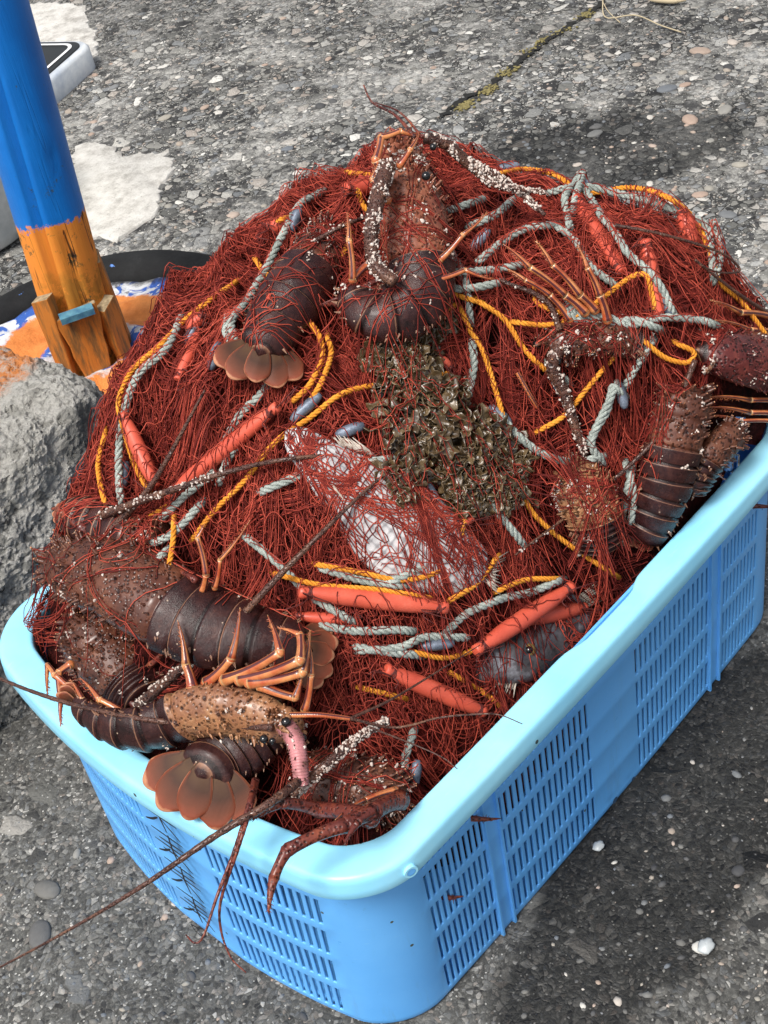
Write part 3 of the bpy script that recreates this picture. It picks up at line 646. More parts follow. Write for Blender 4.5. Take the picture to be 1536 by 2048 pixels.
m1 = wo.modifiers.new('s', 'SOLIDIFY'); m1.thickness = .003; m1.offset = -1
m2 = wo.modifiers.new('b', 'BEVEL'); m2.width = .0005; m2.segments = 1; m2.limit_method = 'ANGLE'; m2.angle_limit = R_(50)
mb = MB(); V = [(*ploc(tk, *dims(.004), True), .006) for tk in toks]; mb.add(V, [tuple(range(nT))]); mb.build('basket_floor', MBk, basket)
# rim
rt = []
for side in ('F', 0, 'O', 1, 'K', 2, 'E', 3):
    if isinstance(side, str): rt += [(side, x) for x in np.linspace(-1, 1, 70)]
    else: rt += [(side, i/16) for i in range(1, 16)]
prof = [(-RW,-.030),(-RW,-.006),(-RW+.0002,-.0028),(-RW+.0012,-.0010),(-RW+.0028,-.0002),(-RW+.005,0),(-RW*.5,.0004),(-.0065,0),(-.0042,-.0003),(-.0022,-.0012),(-.0009,-.0028),(-.0002,-.005),(.0002,-.008),(.0008,-.015),(.0016,-.024),(.0009,-.0253),(-.001,-.0245),(-.0022,-.0125),(-.005,-.0042),(-RW*.5,-.0030),(-RW+.0055,-.0045),(-RW+.003,-.008),(-RW+.003,-.030)]
V = []; nR = len(rt)
for (o, dz) in prof:
    for tk in rt:
        oo = o; 
        if tk[0] in ('F', 'K') and o < -RW+.007:
            s_ = tk[1]*.296; d = 1/(1+math.exp(-(s_+.052)/.006))*(1-1/(1+math.exp(-(s_-.045)/.004))); oo = o+.0075*d
        x, y = ploc(tk, BL+2*oo, BW+2*oo, max(R1+oo*.6, .01)); V.append((x, y, BH+dz+(.0012*math.sin(9*x+2) if dz > -.02 else 0)))
m_ = len(prof); Fc = [(j*nR+i, j*nR+(i+1) % nR, ((j+1) % m_)*nR+(i+1) % nR, ((j+1) % m_)*nR+i) for j in range(m_) for i in range(nR)]
mb = MB(); mb.add(V, Fc); mb.build('rim', MRim, basket)
# ribs, gussets, drain holes, foot beads
def wall_pt(side, s_, z, out=0):
    half = .296 if side in ('F', 'K') else .183; l, w_, r = dims(z); x, y = ploc((side, s_/half), l, w_, r); o = out+center_out((side, s_/half), z)
    return np.array({'F':(x, y-o, z), 'K':(x, y+o, z), 'E':(x-o, y, z), 'O':(x+o, y, z)}[side], float)
for side, pos in (('F', (-RA,RA)), ('K', (-RA,RA))):
    for p in pos:
        for dx in (-.0095, .0095):
            mb = MB(); zz = np.linspace(.001, .256, 12); V = []
            for z in zz:
                th = .0030
                for s_, o in ((-.0016,-.001),(-.0012,th),(.0012,th),(.0016,-.001)): V.append(wall_pt(side, p+dx+s_, z, o))
            Fc = [(i*4+j, i*4+j+1, (i+1)*4+j+1, (i+1)*4+j) for i in range(11) for j in range(3)]+[(0,1,2,3),(44,45,46,47)]
            mb.add(V, Fc); mb.build('rib', MBk, basket, flat=True)
def gusset(side, s_, wd=.012):
    mb = MB(); z1 = BH-.024; a = [wall_pt(side, s_-wd/2, z1, -.001), wall_pt(side, s_-wd/2, z1, .012), wall_pt(side, s_-wd/2, z1-.022, -.001)]
    b = [wall_pt(side, s_+wd/2, z1, -.001), wall_pt(side, s_+wd/2, z1, .012), wall_pt(side, s_+wd/2, z1-.012, -.001)]
    mb.add(a+b, [(0,1,2),(5,4,3),(0,3,4,1),(1,4,5,2),(2,5,3,0)]); mb.build('gusset', MBk, basket, flat=True)
for s_ in (-.285, -.048, .048): gusset('F', s_)
for s_ in (-.165, .165, 0.): gusset('E', s_)
MHole = M('dark_drain_hole', (.02,.06,.13), .8)
for s_, z in ((-.016,.022), (.018,.022), (-.02,.235), (.012,.24)):
    mb = MB(); c = wall_pt('F', s_, z, .0004); N = 14; rr = .0042 if s_ < 0 and z < .1 else .0028; V = [c]+[c+np.array([rr*math.cos(2*math.pi*i/N), 0, rr*.9*math.sin(2*math.pi*i/N)]) for i in range(N)]
    mb.add(V, [(0, 1+i, 1+(i+1) % N) for i in range(N)]); mb.build('drain_hole', MHole, basket)
# peg hole at the near corner of the rim
mb = MB(); x, y = ploc((3, .90), BL+.002, BW+.002, R1); nrm = nz([-.35, -1, 0]); tt_ = np.array([-nrm[1], nrm[0], 0]); c = np.array([x, y, BH-.016])+nrm*.0012
for r0, r1, o0, o1, mt in ((.0062,.0062,-.003,.0012,0),(.0062,.0040,.0012,.0012,0)):
    V = []; N = 18
    for r, o in ((r0, o0), (r1, o1)): V += [c+nrm*o+tt_*r*math.cos(2*math.pi*i/N)+np.array([0,0,r*math.sin(2*math.pi*i/N)]) for i in range(N)]
    mb.add(V, [(i, (i+1) % N, N+(i+1) % N, N+i) for i in range(N)], 0)
V = [c+nrm*.0008]+[c+nrm*.0008+tt_*.004*math.cos(2*math.pi*i/N)+np.array([0,0,.004*math.sin(2*math.pi*i/N)]) for i in range(N)]; mb.add(V, [(0, 1+i, 1+(i+1) % N) for i in range(N)], 1)
mb.build('peg_hole', [MRim, MBk], basket)
# marker-pen writing on the near end panel
MInk = M('black_marker_ink', (.012,.014,.02), .6)
mb = MB()
def stroke(pts, wd=.0016):
    P = smooth([wall_pt('E', y, z, .0009) for y, z in pts], 10); V = []
    for i, p in enumerate(P):
        t = nz(P[min(i+1, 9)]-P[max(i-1, 0)]); s_ = nz(np.cross(t, (1,0,0))); q = wd*(.5+.5*math.sin(math.pi*(i+.6)/10.2)); V += [p-s_*q, p+s_*q]
    mb.add(V, [(2*i, 2*i+1, 2*i+3, 2*i+2) for i in range(9)])
zc = .222
for ch in range(4):
    z = zc-ch*.048
    stroke([(.022, z+.004), (-.022, z+.002)]); stroke([(.020, z-.006), (-.014, z-.008)]); stroke([(.024, z-.015), (-.024, z-.017)])
    stroke([(.004, z+.008), (.002, z-.016), (.004, z-.036)]); stroke([(.002, z-.017), (.014, z-.028), (.022, z-.037)]); stroke([(-.002, z-.018), (-.014, z-.029), (-.026, z-.037)])
    if ch % 2: stroke([(.014, z-.022), (-.014, z-.024)])
stroke([(.0, .028), (-.014, .018), (-.024, .014), (-.020, .006), (-.006, .008), (.002, .02)])
mb.build('handwriting', MInk, basket)

# ================================================================== LOBSTERS
SOLIDS = []            # (bvh, chance that a strand of net runs over it)
def lobster(name, label, spine, up, cf=.45, legs=(), ants=(), fan=None, car=None, nspine=90, ncrust=40, seg=6, hgt=.82, lift=.35, eyes=None, horns=True, crust_head=.6, eggs=None, cream=True):
    """spine: (px, py, height above heap, half width in px) head first; up: dorsal direction as (right, up, toward camera)"""
    mb = MB(); SP = []
    for (x, y, o, r) in spine:
        p = S(x, y, o); SP.append([*p, r/pxm(p)])
    if all(q[2] < .5 for q in spine) and len(spine) > 4:      # lie straight along the heap instead of following every fold
        dd = np.array([np.linalg.norm(np.array(q[:3])-CAM) for q in SP]); ii = np.arange(len(dd)); fit = np.polyfit(ii, dd, 2); dn = np.polyval(fit, ii)*.85+dd*.15-.003
        for k_, (x, y, o, r) in enumerate(spine): p = CAM+ray(x, y)*dn[k_]; SP[k_] = [*p, r/pxm(p)]
    n = 130; Q = smooth(SP, n); P, R = Q[:, :3], Q[:, 3]; U = nz(up[0]*CR+up[1]*CU+up[2]*CB)
    # slowly carry the dorsal direction along the spine
    T, N, B = frames(P, None if False else U); K = 28; V = []; kk = []; mi = []
    for i in range(n):
        t = i/(n-1); r = R[i]; edge = 0
        if fan is None: r *= math.sqrt(max(.04, 1-(max(0, t-.90)/.102)**2))
        if not horns: r *= math.sqrt(max(.04, 1-(max(0, .08-t)/.082)**2))
        if t > cf:
            ph = (t-cf)/(1-cf)*seg; fr = ph % 1; r *= 1.075-.19*fr**1.25; edge = .9 if fr < .08 else (.5 if .45 < fr < .5 else (-1 if fr > .86 else 0)); r *= math.sqrt(max(.12, 1-(max(0, t-.95)/.055)**2))
        else:
            q = t/cf; r *= 1-.07*math.exp(-((q-.52)/.05)**2); r *= (1-.12*math.exp(-((q-1)/.03)**2))
        for j in range(K):
            a = 2*math.pi*j/K; ca, sa = math.cos(a), math.sin(a); h = hgt if ca > 0 else hgt*.62
            wv = 1+.02*noise.noise(Vector(P[i]*60)+Vector((ca*2, sa*2, 0)))
            if t > cf and abs(sa) > .8: wv *= 1+.16*fr*(fr < .85)          # pointed side plates
            V.append(P[i]+N[i]*ca*r*h*wv+B[i]*sa*r*wv); kk.append(edge*(1 if ca > -.4 else 0))
    Fc = []
    for i in range(n-1):
        t = i/(n-1)
        for j in range(K):
            Fc.append((i*K+j, i*K+(j+1) % K, (i+1)*K+(j+1) % K, (i+1)*K+j)); ca = math.cos(2*math.pi*(j+.5)/K)
            mi.append(2 if (ca < -.55 and cream) else (0 if t < cf else 1))
    V.append(P[0]-T[0]*R[0]*.5); V.append(P[-1]+T[-1]*R[-1]*.4); kk += [0, 0]
    for j in range(K): Fc += [(n*K, (j+1) % K, j), (n*K+1, (n-1)*K+j, (n-1)*K+(j+1) % K)]; mi += [0, 1]
    mb.add(V, Fc, mi, kk)
    # spines, tubercles and crust on the carapace
    def surf(i, a, ex=0): return P[i]+(N[i]*math.cos(a)*(hgt if math.cos(a) > 0 else hgt*.62)+B[i]*math.sin(a))*(R[i]+ex)
    for q in range(int(nspine*1.6)):
        i = int(rng.uniform(0, cf*.98)**1.0*(n-1)); a = rng.uniform(-1.9, 1.9); b = surf(i, a, -.0005); d = nz(N[i]*math.cos(a)+B[i]*math.sin(a)-T[i]*.55); L_ = rng.uniform(.0025, .0085)*(1.25-i/(n*cf)*.7)
        tube(mb, [b, b+d*L_*.55, b+d*L_], [L_*.30, L_*.2, .0002], 5, 0, 0, False); blob(mb, b+d*L_*.9, L_*.085, 6)
    for q in range(int(nspine*.5)):
        i = int(rng.uniform(cf, .98)*(n-1)); a = rng.choice([-1, 1])*rng.uniform(1.0, 1.7); b = surf(i, a); d = nz(B[i]*math.copysign(1, a)+T[i]*.8); L_ = rng.uniform(.003, .006)
        if q % 3 == 0: blob(mb, b+d*.001, rng.uniform(.0008, .0017), 5, jit=.6, squash=tuple(rng.uniform(.4, 1.2, 3)))
        tube(mb, [b, b+d*L_], [L_*.3, .0003], 5, 1, .8, False)
    for q in range(ncrust):
        i = int(min(rng.exponential(.33*crust_head), .98)*(n-1)); a = rng.uniform(-2.2, 2.2); b = surf(i, a)
        if noise.noise(Vector(b*70)) < .02: continue
        for z in range(rng.integers(2, 7)): blob(mb, b+rng.normal(0, .0016, 3), rng.uniform(.0006, .0018), 5, jit=.6, squash=tuple(rng.uniform(.4, 1.2, 3)))
    if horns:
        for s_ in (-1, 1):      # the two horns over the eyes
            b = P[3]+N[3]*R[3]*hgt*.75+B[3]*s_*R[3]*.5; d = nz(-T[3]+N[3]*.7+B[3]*s_*.15); L_ = R[8]*.75
            tube(mb, [b-d*.004, b+d*L_*.5, b+d*L_+N[3]*-.001], [L_*.24, L_*.15, .0004], 8, 0); blob(mb, b+d*L_*.93, L_*.06, 6)
            e = P[2]-T[2]*R[2]*.35+N[2]*R[2]*hgt*.55+B[2]*s_*R[2]*.72; tube(mb, [e-N[2]*.004, e], [.003, .003], 8, 0); V_ = IC2[0]*.0042; mb.add(V_+e+N[2]*.002, IC2[1], 7)
    # tail fan
    if fan:
        fx, fy, spread, Lpx = fan[:4]; bend = fan[4] if len(fan) > 4 else 0; e0 = P[-1]; Lf = Lpx/pxm(e0); D0 = nz(fx*CR+fy*CU+bend*CB); UU = nz(U-D0*np.dot(U, D0)); SS = np.cross(D0, UU)
        for bi, (ang, ln, wd, lay) in enumerate(((-1, .95, .58, -2), (1, .95, .58, -2), (-.5, 1.0, .60, -1), (.5, 1.0, .60, -1), (0, .93, .54, 0))):
            a = ang*spread; D = nz(D0*math.cos(a)+SS*math.sin(a)+UU*rng.uniform(-.04,.04)); W_ = np.cross(UU, D); st = e0-D0*R[-1]*.55+SS*math.sin(a)*R[-1]*.5+UU*(.0026*lay+R[-1]*.12)
            nu, nv = 15, 14; VV = []; ev = []; uu = []
            for lay2 in (0, 1):
                for iv in range(nv):
                    v = iv/(nv-1)
                    for iu in range(nu):
                        u = iu/(nu-1)*2-1; prof_w = wd*(.28+.72*math.sin(min(1, v*1.25)*math.pi/2)**1.1); vend = v*(1-.13*u*u)
                        if v > .82: prof_w *= math.sqrt(max(0, 1-((v-.82)/.18)**2*.55))
                        p = st+D*Lf*vend*ln+W_*u*prof_w*Lf*.5+UU*(-.10*Lf*v*v*.6-.05*Lf*u*u*v+.004*Lf*math.sin(u*5+v*4))+UU*(.0007*(1-2*lay2))
                        VV.append(p); ev.append(max(v, abs(u)**3*.97*(v > .25))); uu.append(u*.5+.5)
            FF = []
            for l2 in (0, 1):
                o = l2*nu*nv
                for iv in range(nv-1):
                    for iu in range(nu-1):
                        q = (o+iv*nu+iu, o+iv*nu+iu+1, o+(iv+1)*nu+iu+1, o+(iv+1)*nu+iu); FF.append(q if l2 == 0 else q[::-1])
            o = nu*nv
            for iv in range(nv-1): FF += [(iv*nu, (iv+1)*nu, o+(iv+1)*nu, o+iv*nu), (iv*nu+nu-1, o+iv*nu+nu-1, o+(iv+1)*nu+nu-1, (iv+1)*nu+nu-1)]
            for iu in range(nu-1): FF.append(((nv-1)*nu+iu, (nv-1)*nu+iu+1, o+(nv-1)*nu+iu+1, o+(nv-1)*nu+iu))
            mb.add(VV, FF, 3, 0, uu, ev)
    # legs: (points (px,py,off), thickness px, dark?)
    for pts, th, dark in legs:
        PP = np.array([S(*q) for q in pts]); m_ = len(PP)-1; r0 = th*.5/pxm(PP[0])
        for s_ in range(m_):
            a, b = PP[s_], PP[s_+1]; f = 1-.62*s_/max(m_, 1); f2 = 1-.62*(s_+1)/max(m_, 1); L_ = np.linalg.norm(b-a); mid_ = a+(b-a)*.5
            tt = np.linspace(0, 1, 9); rr = r0*(f*(1-tt)+f2*tt)*(1-.12*np.sin(tt*math.pi))*np.where((tt < .1)|(tt > .9), 1.1, 1.)
            if s_ == m_-1: rr = rr*(1-tt**2*.85)
            bow = nz(np.cross(b-a, CB))*L_*.03
            tube(mb, a+(b-a)*tt[:, None]+bow*np.sin(tt*math.pi)[:, None], rr, 10, 8 if dark else 4, np.where((np.repeat(tt, 10) < .08)|(np.repeat(tt, 10) > .92), 1., 0.))
            V_ = IC1[0]*r0*f*1.02; mb.add(V_+a, IC1[1], 8 if dark else 4, .7)
            if s_ == m_-1:
                for q in range(46):
                    t = rng.uniform(.05, .95); d = nz(rng.normal(0, 1, 3)); c = a+(b-a)*t; rl = r0*f2*1.1*(1-t*t*.8); tube(mb, [c+d*rl*.5, c+d*(rl+.0016)+nz(b-a)*.001], [.0005, .0001], 3, 8 if dark else 4, .3, False)
    for an in ants:
        pts = an['p']; PP = smooth([S(*q) if len(q) == 3 else np.array(q[1:]) for q in pts], 70); r0, r1 = an['r'][0]/pxm(PP[0])*.5, an['r'][1]/pxm(PP[-1])*.5
        tt = np.linspace(0, 1, 70); rr = r1+(r0-r1)*(1-tt)**an.get('e', 1.); rr *= 1+.08*np.sin(tt*150)
        tube(mb, PP, rr, 8, an.get('m', 9)); T2, N2, B2 = frames(PP)
        for q in range(int(an.get('sp', 120))):
            i = int(rng.uniform(0, 68)*.85); a = rng.uniform(0, 6.28); d = nz(N2[i]*math.cos(a)+B2[i]*math.sin(a)+T2[i]*.7); L_ = rr[i]*.9+.0006; tube(mb, [PP[i]+d*rr[i]*.6, PP[i]+d*(rr[i]+L_*.5)], [rr[i]*.22+.0002, .0001], 4, 9, 0, False)
        for q in range(int(an.get('crust', 0))):
            i = int(rng.uniform(*an.get('cr', (0, 1)))*69); a = rng.uniform(0, 6.28); d = N2[i]*math.cos(a)+B2[i]*math.sin(a)
            if noise.noise(Vector(PP[i]*55+d*.6)) < -.08: continue
            blob(mb, PP[i]+d*rr[i]*.92+rng.normal(0, .0004, 3), rng.uniform(.0006, .0019), 5, jit=.6, squash=tuple(rng.uniform(.4, 1.3, 3)))
    if eyes:
        for (x, y, o, r) in eyes: c = S(x, y, o); mb.add(IC2[0]*r/pxm(c)+c, IC2[1], 7)
    ob = mb.build(name, [car or MCar, MAbd, MCream, MFan, MLeg, MCrust, MSpine, MEye, MLegD, MAnt, MPink], label=label, cat='lobster', group='spiny lobsters piled in the basket')
    me = ob.data; bv = BVHTree.FromPolygons([v.co for v in me.vertices], [p.vertices for p in me.polygons if p.material_index in (0, 2)]); SOLIDS.append((bv, lift))
    bv = BVHTree.FromPolygons([v.co for v in me.vertices], [p.vertices for p in me.polygons if p.material_index == 1]) if cf < .95 else None
    if bv: SOLIDS.append((bv, lift*.45))
    return ob

# the one on top, head up, tail curled to the left
D0 = float(np.linalg.norm(S(832, 500, .024)-CAM))-.015
def TP(px, py, e=0): return (px, py, D0+(500-py)/1950*.45-e)
def TPS(l, e=0): return [TP(x, y, z+e) for x, y, z in l]
lobster('spiny_lobster', 'large lobster lying head up on the peak of the net, dark tail curled',
    [(*TP(x, y, z), r) for x, y, z, r in [(795,285,.0,30),(802,325,.0,46),(812,375,.0,62),(822,430,.0,70),(832,490,.0,68),(843,545,.0,64),(836,594,.006,62),(798,624,.012,60),(750,630,.016,52),(714,604,.016,40),(701,570,.012,26)]], (.2,.3,1), cf=.50, car=MOran, hgt=.85, nspine=120, ncrust=260, crust_head=.7, lift=.14, seg=7,
    legs=[(TPS([(748,520,.02),(705,560,.03),(698,480,.05),(694,425,.05)]), 20, 0), (TPS([(770,370,.03),(752,320,.05),(762,275,.05),(800,262,.05),(850,275,.04)]), 22, 0), (TPS([(880,520,.02),(925,470,.03),(975,425,.03)]), 15, 0), (TPS([(775,400,.04),(745,360,.05),(765,300,.05)]), 18, 0), (TPS([(800,330,.05),(820,300,.06),(840,262,.05)]), 16, 0), (TPS([(870,560,.02),(930,540,.02),(990,560,.01)]), 14, 0), (TPS([(760,560,.02),(700,590,.02),(640,610,.01)]), 14, 1), (TPS([(700,600,.02),(696,650,.02)]), 14, 1)],
    ants=[dict(p=TPS([(775,330,.05),(755,400,.06),(742,470,.06),(750,530,.05),(790,565,.05)]), r=(34,26), crust=750, sp=60), dict(p=TPS([(850,275,.03),(895,290,.02),(940,325,.0),(990,350,-.01),(1040,385,-.02),(1090,430,-.02)]), r=(24,8), crust=900, cr=(0,.95)), dict(p=TPS([(830,275,.05),(790,230,.04),(745,205,.04),(727,170,.04)]), r=(8,3), sp=10, m=8), dict(p=TPS([(845,275,.05),(800,225,.04),(750,205,.05)]), r=(6,2), sp=10, m=8), dict(p=TPS([(895,295,.02),(960,350,-.005),(1000,372,-.01),(1090,385,-.015)]), r=(17,8), crust=420)],
    eyes=[(*TP(852,352,.065),9),(*TP(866,294,.04),7)])
# tail fan showing at the upper left
lobster('spiny_lobster', 'lobster with its brown tail fan spread at the upper left edge of the net', 
    [(655,470,.006,46),(640,510,.010,54),(615,550,.014,58),(590,590,.020,62),(562,630,.024,58),(540,670,.028,52),(522,702,.032,42)], (.1,.1,1), cf=.34, lift=.24, nspine=60, ncrust=50, seg=7, fan=(-.15,-.95,.85,98,.35), horns=False, cream=False,
    legs=[([(620,600,.01),(680,610,.02),(730,580,.02)], 14, 1)], ants=[dict(p=[(600,500,.03),(680,455,.04),(770,420,.03)], r=(10,6), crust=40), dict(p=[(560,540,.03),(545,620,.03),(535,700,.02)], r=(7,3))])
# big one at the left
lobster('spiny_lobster', 'large mottled brown lobster across the left end, head over the rim corner',
    [(118,1120,.055,42),(150,1135,.052,64),(205,1150,.048,80),(270,1175,.046,88),(330,1210,.046,88),(385,1240,.046,84),(440,1262,.045,78),(500,1278,.042,68),(560,1290,.036,58),(610,1300,.03,46)], (.12,.5,1), cf=.56, lift=.13, nspine=170, ncrust=70, crust_head=.5, fan=(.97,-.20,.62,92,-.05),
    legs=[([(405,1180,.06),(412,1150,.07),(395,1075,.08),(408,1050,.08)], 17, 0), ([(430,1175,.05),(440,1120,.06),(500,1040,.05)], 14, 0), ([(390,1160,.06),(350,1140,.05),(280,1110,.05)], 15, 1), ([(170,1060,.05),(130,1030,.05),(105,1015,.05)], 30, 1)],
    ants=[dict(p=[(105,1160,.06),(190,1090,.055),(250,1030,.05),(310,960,.045),(410,780,.03)], r=(22,5), crust=240, cr=(0,.35)), dict(p=[(205,1030,.05),(330,985,.045),(470,940,.035),(600,915,.03),(780,905,.012)], r=(17,5), crust=200, cr=(0,.5))])
# head lump at the far left of that one
lobster('spiny_lobster', 'lobster whose bent brown tail tip pokes out highest above the left rim',
    [(330,1085,.008,40),(270,1070,.014,50),(210,1050,.020,50),(165,1035,.024,44),(130,1022,.028,28)], (-.2,.6,1), cf=.3, lift=.5, nspine=50, ncrust=70, horns=False, fan=(-.95,.25,.4,40,-.2))
# the round one below it
lobster('spiny_lobster', 'round dark pitted lobster shell sitting low inside the left rim corner',
    [(170,1215,.0,40),(185,1245,.002,66),(205,1285,.0,78),(235,1325,-.004,78),(262,1362,-.012,70),(290,1400,-.02,55)], (.0,.2,1), cf=.8, lift=.1, nspine=120, ncrust=110, horns=False, crust_head=1.2,
    legs=[([(300,1330,.0),(330,1300,.01),(400,1310,.01)], 14, 1), ([(260,1400,.0),(300,1450,.0),(340,1470,.0)], 14, 1)],
    ants=[dict(p=[(278,1412,.02),(330,1365,.035),(450,1265,.055),(560,1150,.05),(700,1010,.035),(790,930,.02)], r=(24,4), crust=560, cr=(0,.42))])
# the front one on its side, legs in the air
lobster('spiny_lobster', 'golden brown lobster on its side with pale legs in the air and pink antenna base',
    [(590,1440,.055,38),(560,1440,.06,52),(510,1425,.062,60),(450,1415,.062,64),(395,1420,.06,62),(345,1440,.056,56),(290,1455,.052,52),(235,1452,.048,46),(190,1432,.046,36),(150,1405,.044,26)], (.05,-.7,.75), cf=.46, lift=.02, nspine=70, ncrust=45, car=MGold, seg=6, fan=(-.8,.45,.35,55,.1),
    legs=[([(385,1375,.085),(372,1330,.095),(355,1240,.10)], 25, 0), ([(415,1365,.085),(462,1318,.10),(480,1215,.105)], 26, 0), ([(450,1360,.09),(560,1305,.11),(535,1230,.11)], 26, 0), ([(480,1360,.09),(600,1320,.11),(600,1270,.11),(555,1255,.11)], 26, 0), ([(500,1365,.09),(605,1345,.10),(620,1260,.10)], 27, 0), ([(520,1370,.085),(590,1395,.09),(605,1340,.095)], 24, 0), ([(610,1420,.07),(622,1350,.09),(618,1280,.10)], 19, 0),
          ([(250,1430,.05),(200,1400,.06),(160,1355,.065)], 21, 0), ([(210,1435,.05),(165,1400,.06),(140,1358,.065)], 18, 0), ([(150,1390,.05),(110,1350,.06),(95,1330,.06),(96,1395,.05)], 18, 0), ([(140,1330,.06),(118,1345,.06),(122,1400,.05),(122,1455,.04)], 19, 0)],
    ants=[dict(p=[(545,1455,.085),(430,1450,.08),(300,1440,.07),(170,1415,.065),(70,1385,.06),(-30,1345,.06)], r=(15,6)), 
          dict(p=[(580,1430,.08),(640,1430,.08),(700,1437,.075)], r=(13,9), m=4, sp=0), dict(p=[(700,1437,.075),(780,1400,.07),(880,1340,.055),(960,1290,.04)], r=(7,2), m=9, sp=0), dict(p=[(700,1437,.075),(790,1455,.07),(880,1435,.06),(960,1428,.06),(1000,1430,.06),(1045,1448,.055)], r=(7,2), m=9, sp=0), dict(p=[(740,1455,.07),(830,1490,.06),(885,1515,.055),(915,1538,.05)], r=(5,2), sp=0),
          dict(p=[(570,1450,.075),(590,1480,.075),(600,1530,.07),(603,1570,.065)], r=(40,30), m=10, sp=60, crust=60),
          dict(p=[(606,1555,.065),(540,1606,.06),(430,1672,.05),(280,1775,.03),(120,1870,.0),(-20,1945,-.03)], r=(21,4), e=1.7, sp=160)],
    eyes=[(528,1478,.085,9),(545,1482,.085,7)])
# tail fan hanging over the near rim
lobster('spiny_lobster', 'lobster lying tail out, its wide brown tail fan draped over the near rim',
    [(560,1400,.0,40),(545,1425,.005,52),(520,1455,.012,60),(490,1482,.020,64),(460,1505,.028,62),(430,1525,.034,58),(405,1545,.038,52)], (-.1,.35,1), cf=.25, lift=.05, nspine=20, ncrust=20, seg=6, fan=(-.30,-.9,.80,134,.12), horns=False, cream=False)
# dark crusted one in the front corner, claw legs over the rim
lobster('spiny_lobster', 'dark crusted lobster deep in the front corner with reddish legs hooked over the rim',
    [(800,1600,-.010,44),(760,1585,-.006,58),(700,1570,-.005,64),(650,1560,-.010,60),(600,1560,-.02,50)], (.1,.2,1), cf=.9, lift=.35, nspine=130, ncrust=200, crust_head=1.6, horns=False,
    legs=[([(800,1600,.02),(745,1625,.045),(690,1650,.055),(575,1700,.06),(548,1755,.05),(537,1825,.04)], 40, 1), ([(740,1635,.04),(640,1620,.045),(560,1605,.05),(505,1640,.05)], 42, 1), ([(745,1620,.05),(715,1645,.055),(688,1690,.055)], 24, 1), ([(790,1580,.03),(730,1600,.04),(670,1640,.04)], 16, 0)],
    ants=[dict(p=[(585,1590,.05),(640,1540,.055),(710,1480,.055),(775,1440,.05)], r=(22,14), crust=560), dict(p=[(510,1560,.05),(498,1610,.055),(470,1700,.04),(435,1790,.025),(408,1870,.01),(390,1886,.008),(372,1870,.006)], r=(14,3), m=8, sp=0), dict(p=[(514,1560,.05),(500,1620,.055),(475,1700,.045),(442,1800,.012),(442,1860,.006),(462,1915,.005),(492,1945,.004)], r=(11,3), m=8, sp=0)])
# right hand group
lobster('spiny_lobster', 'lobster buried under grey rope at the right with four orange legs standing up',
    [(1105,705,.002,38),(1130,680,.004,46),(1180,668,.0,50),(1240,675,-.006,48),(1290,690,-.012,40)], (.1,.6,.8), cf=.8, lift=.3, nspine=90, ncrust=150, crust_head=.8,
    legs=[([(1170,625,.04),(1130,590,.055),(1060,535,.07),(1006,488,.078)], 20, 0), ([(1190,620,.04),(1160,590,.055),(1105,530,.07),(1072,482,.078)], 20, 0), ([(1215,640,.04),(1200,590,.055),(1175,535,.07),(1155,490,.078)], 20, 0), ([(1140,640,.03),(1100,590,.035),(1050,560,.045),(1015,538,.045)], 16, 0)],
    ants=[dict(p=[(1120,690,.04),(1105,735,.03),(1130,790,.02),(1155,870,.012),(1170,910,.01)], r=(30,14), crust=380), dict(p=[(1120,660,.04),(1090,600,.03),(1000,560,.02)], r=(14,7), crust=30)])
lobster('spiny_lobster', 'lobster with a pink brown pitted shell half buried below the hanging grey rope',
    [(1120,950,.004,40),(1140,960,.012,56),(1165,985,.016,62),(1185,1020,.016,60),(1195,1060,.012,52),(1200,1100,.004,44)], (.1,.5,1), cf=.6, lift=.62, nspine=90, ncrust=160, crust_head=.9, car=MGold, horns=False,
    ants=[dict(p=[(1035,745,.02),(1060,790,.02),(1075,815,.012)], r=(10,7), m=4), dict(p=[(1030,1110,.03),(1150,1020,.03),(1260,930,.035),(1340,840,.035),(1390,720,.03)], r=(4,12), crust=40, sp=30)])
lobster('spiny_lobster', 'lobster lying along the right rim with a smooth ribbed dark tail',
    [(1370,770,.010,46),(1365,820,.012,52),(1352,870,.012,54),(1340,920,.012,54),(1328,970,.010,52),(1312,1015,.006,48),(1298,1050,.0,42),(1280,1080,-.01,36)], (.1,.2,1), cf=.38, lift=.18, nspine=60, ncrust=50, seg=6, horns=False, fan=(-.4,-.9,.5,40,-.1))
lobster('spiny_lobster', 'deep red spiny lobster at the far right end beyond the ribbed tail, red legs trailing',
    [(1640,770,.012,56),(1570,745,.012,64),(1510,725,.012,66),(1450,712,.008,58),(1395,700,.0,40)], (.0,.5,1), cf=.97, lift=.7, nspine=190, ncrust=150, crust_head=2, horns=False, car=MDRed,
    legs=[([(1560,640,.03),(1480,625,.03),(1420,600,.03)], 16, 0), ([(1600,680,.03),(1500,660,.03),(1430,640,.03)], 14, 0), ([(1600,810,.035),(1500,800,.035),(1405,795,.03)], 14, 0), ([(1600,835,.03),(1500,825,.03),(1400,815,.03)], 14, 0), ([(1600,850,.025),(1480,842,.025),(1420,830,.02)], 11, 0)],
    ants=[dict(p=[(1390,520,.03),(1480,590,.03),(1560,640,.03)], r=(5,8)), dict(p=[(1230,450,.03),(1330,470,.03),(1440,505,.035),(1480,540,.04),(1440,545,.045),(1400,530,.04)], r=(7,3))])
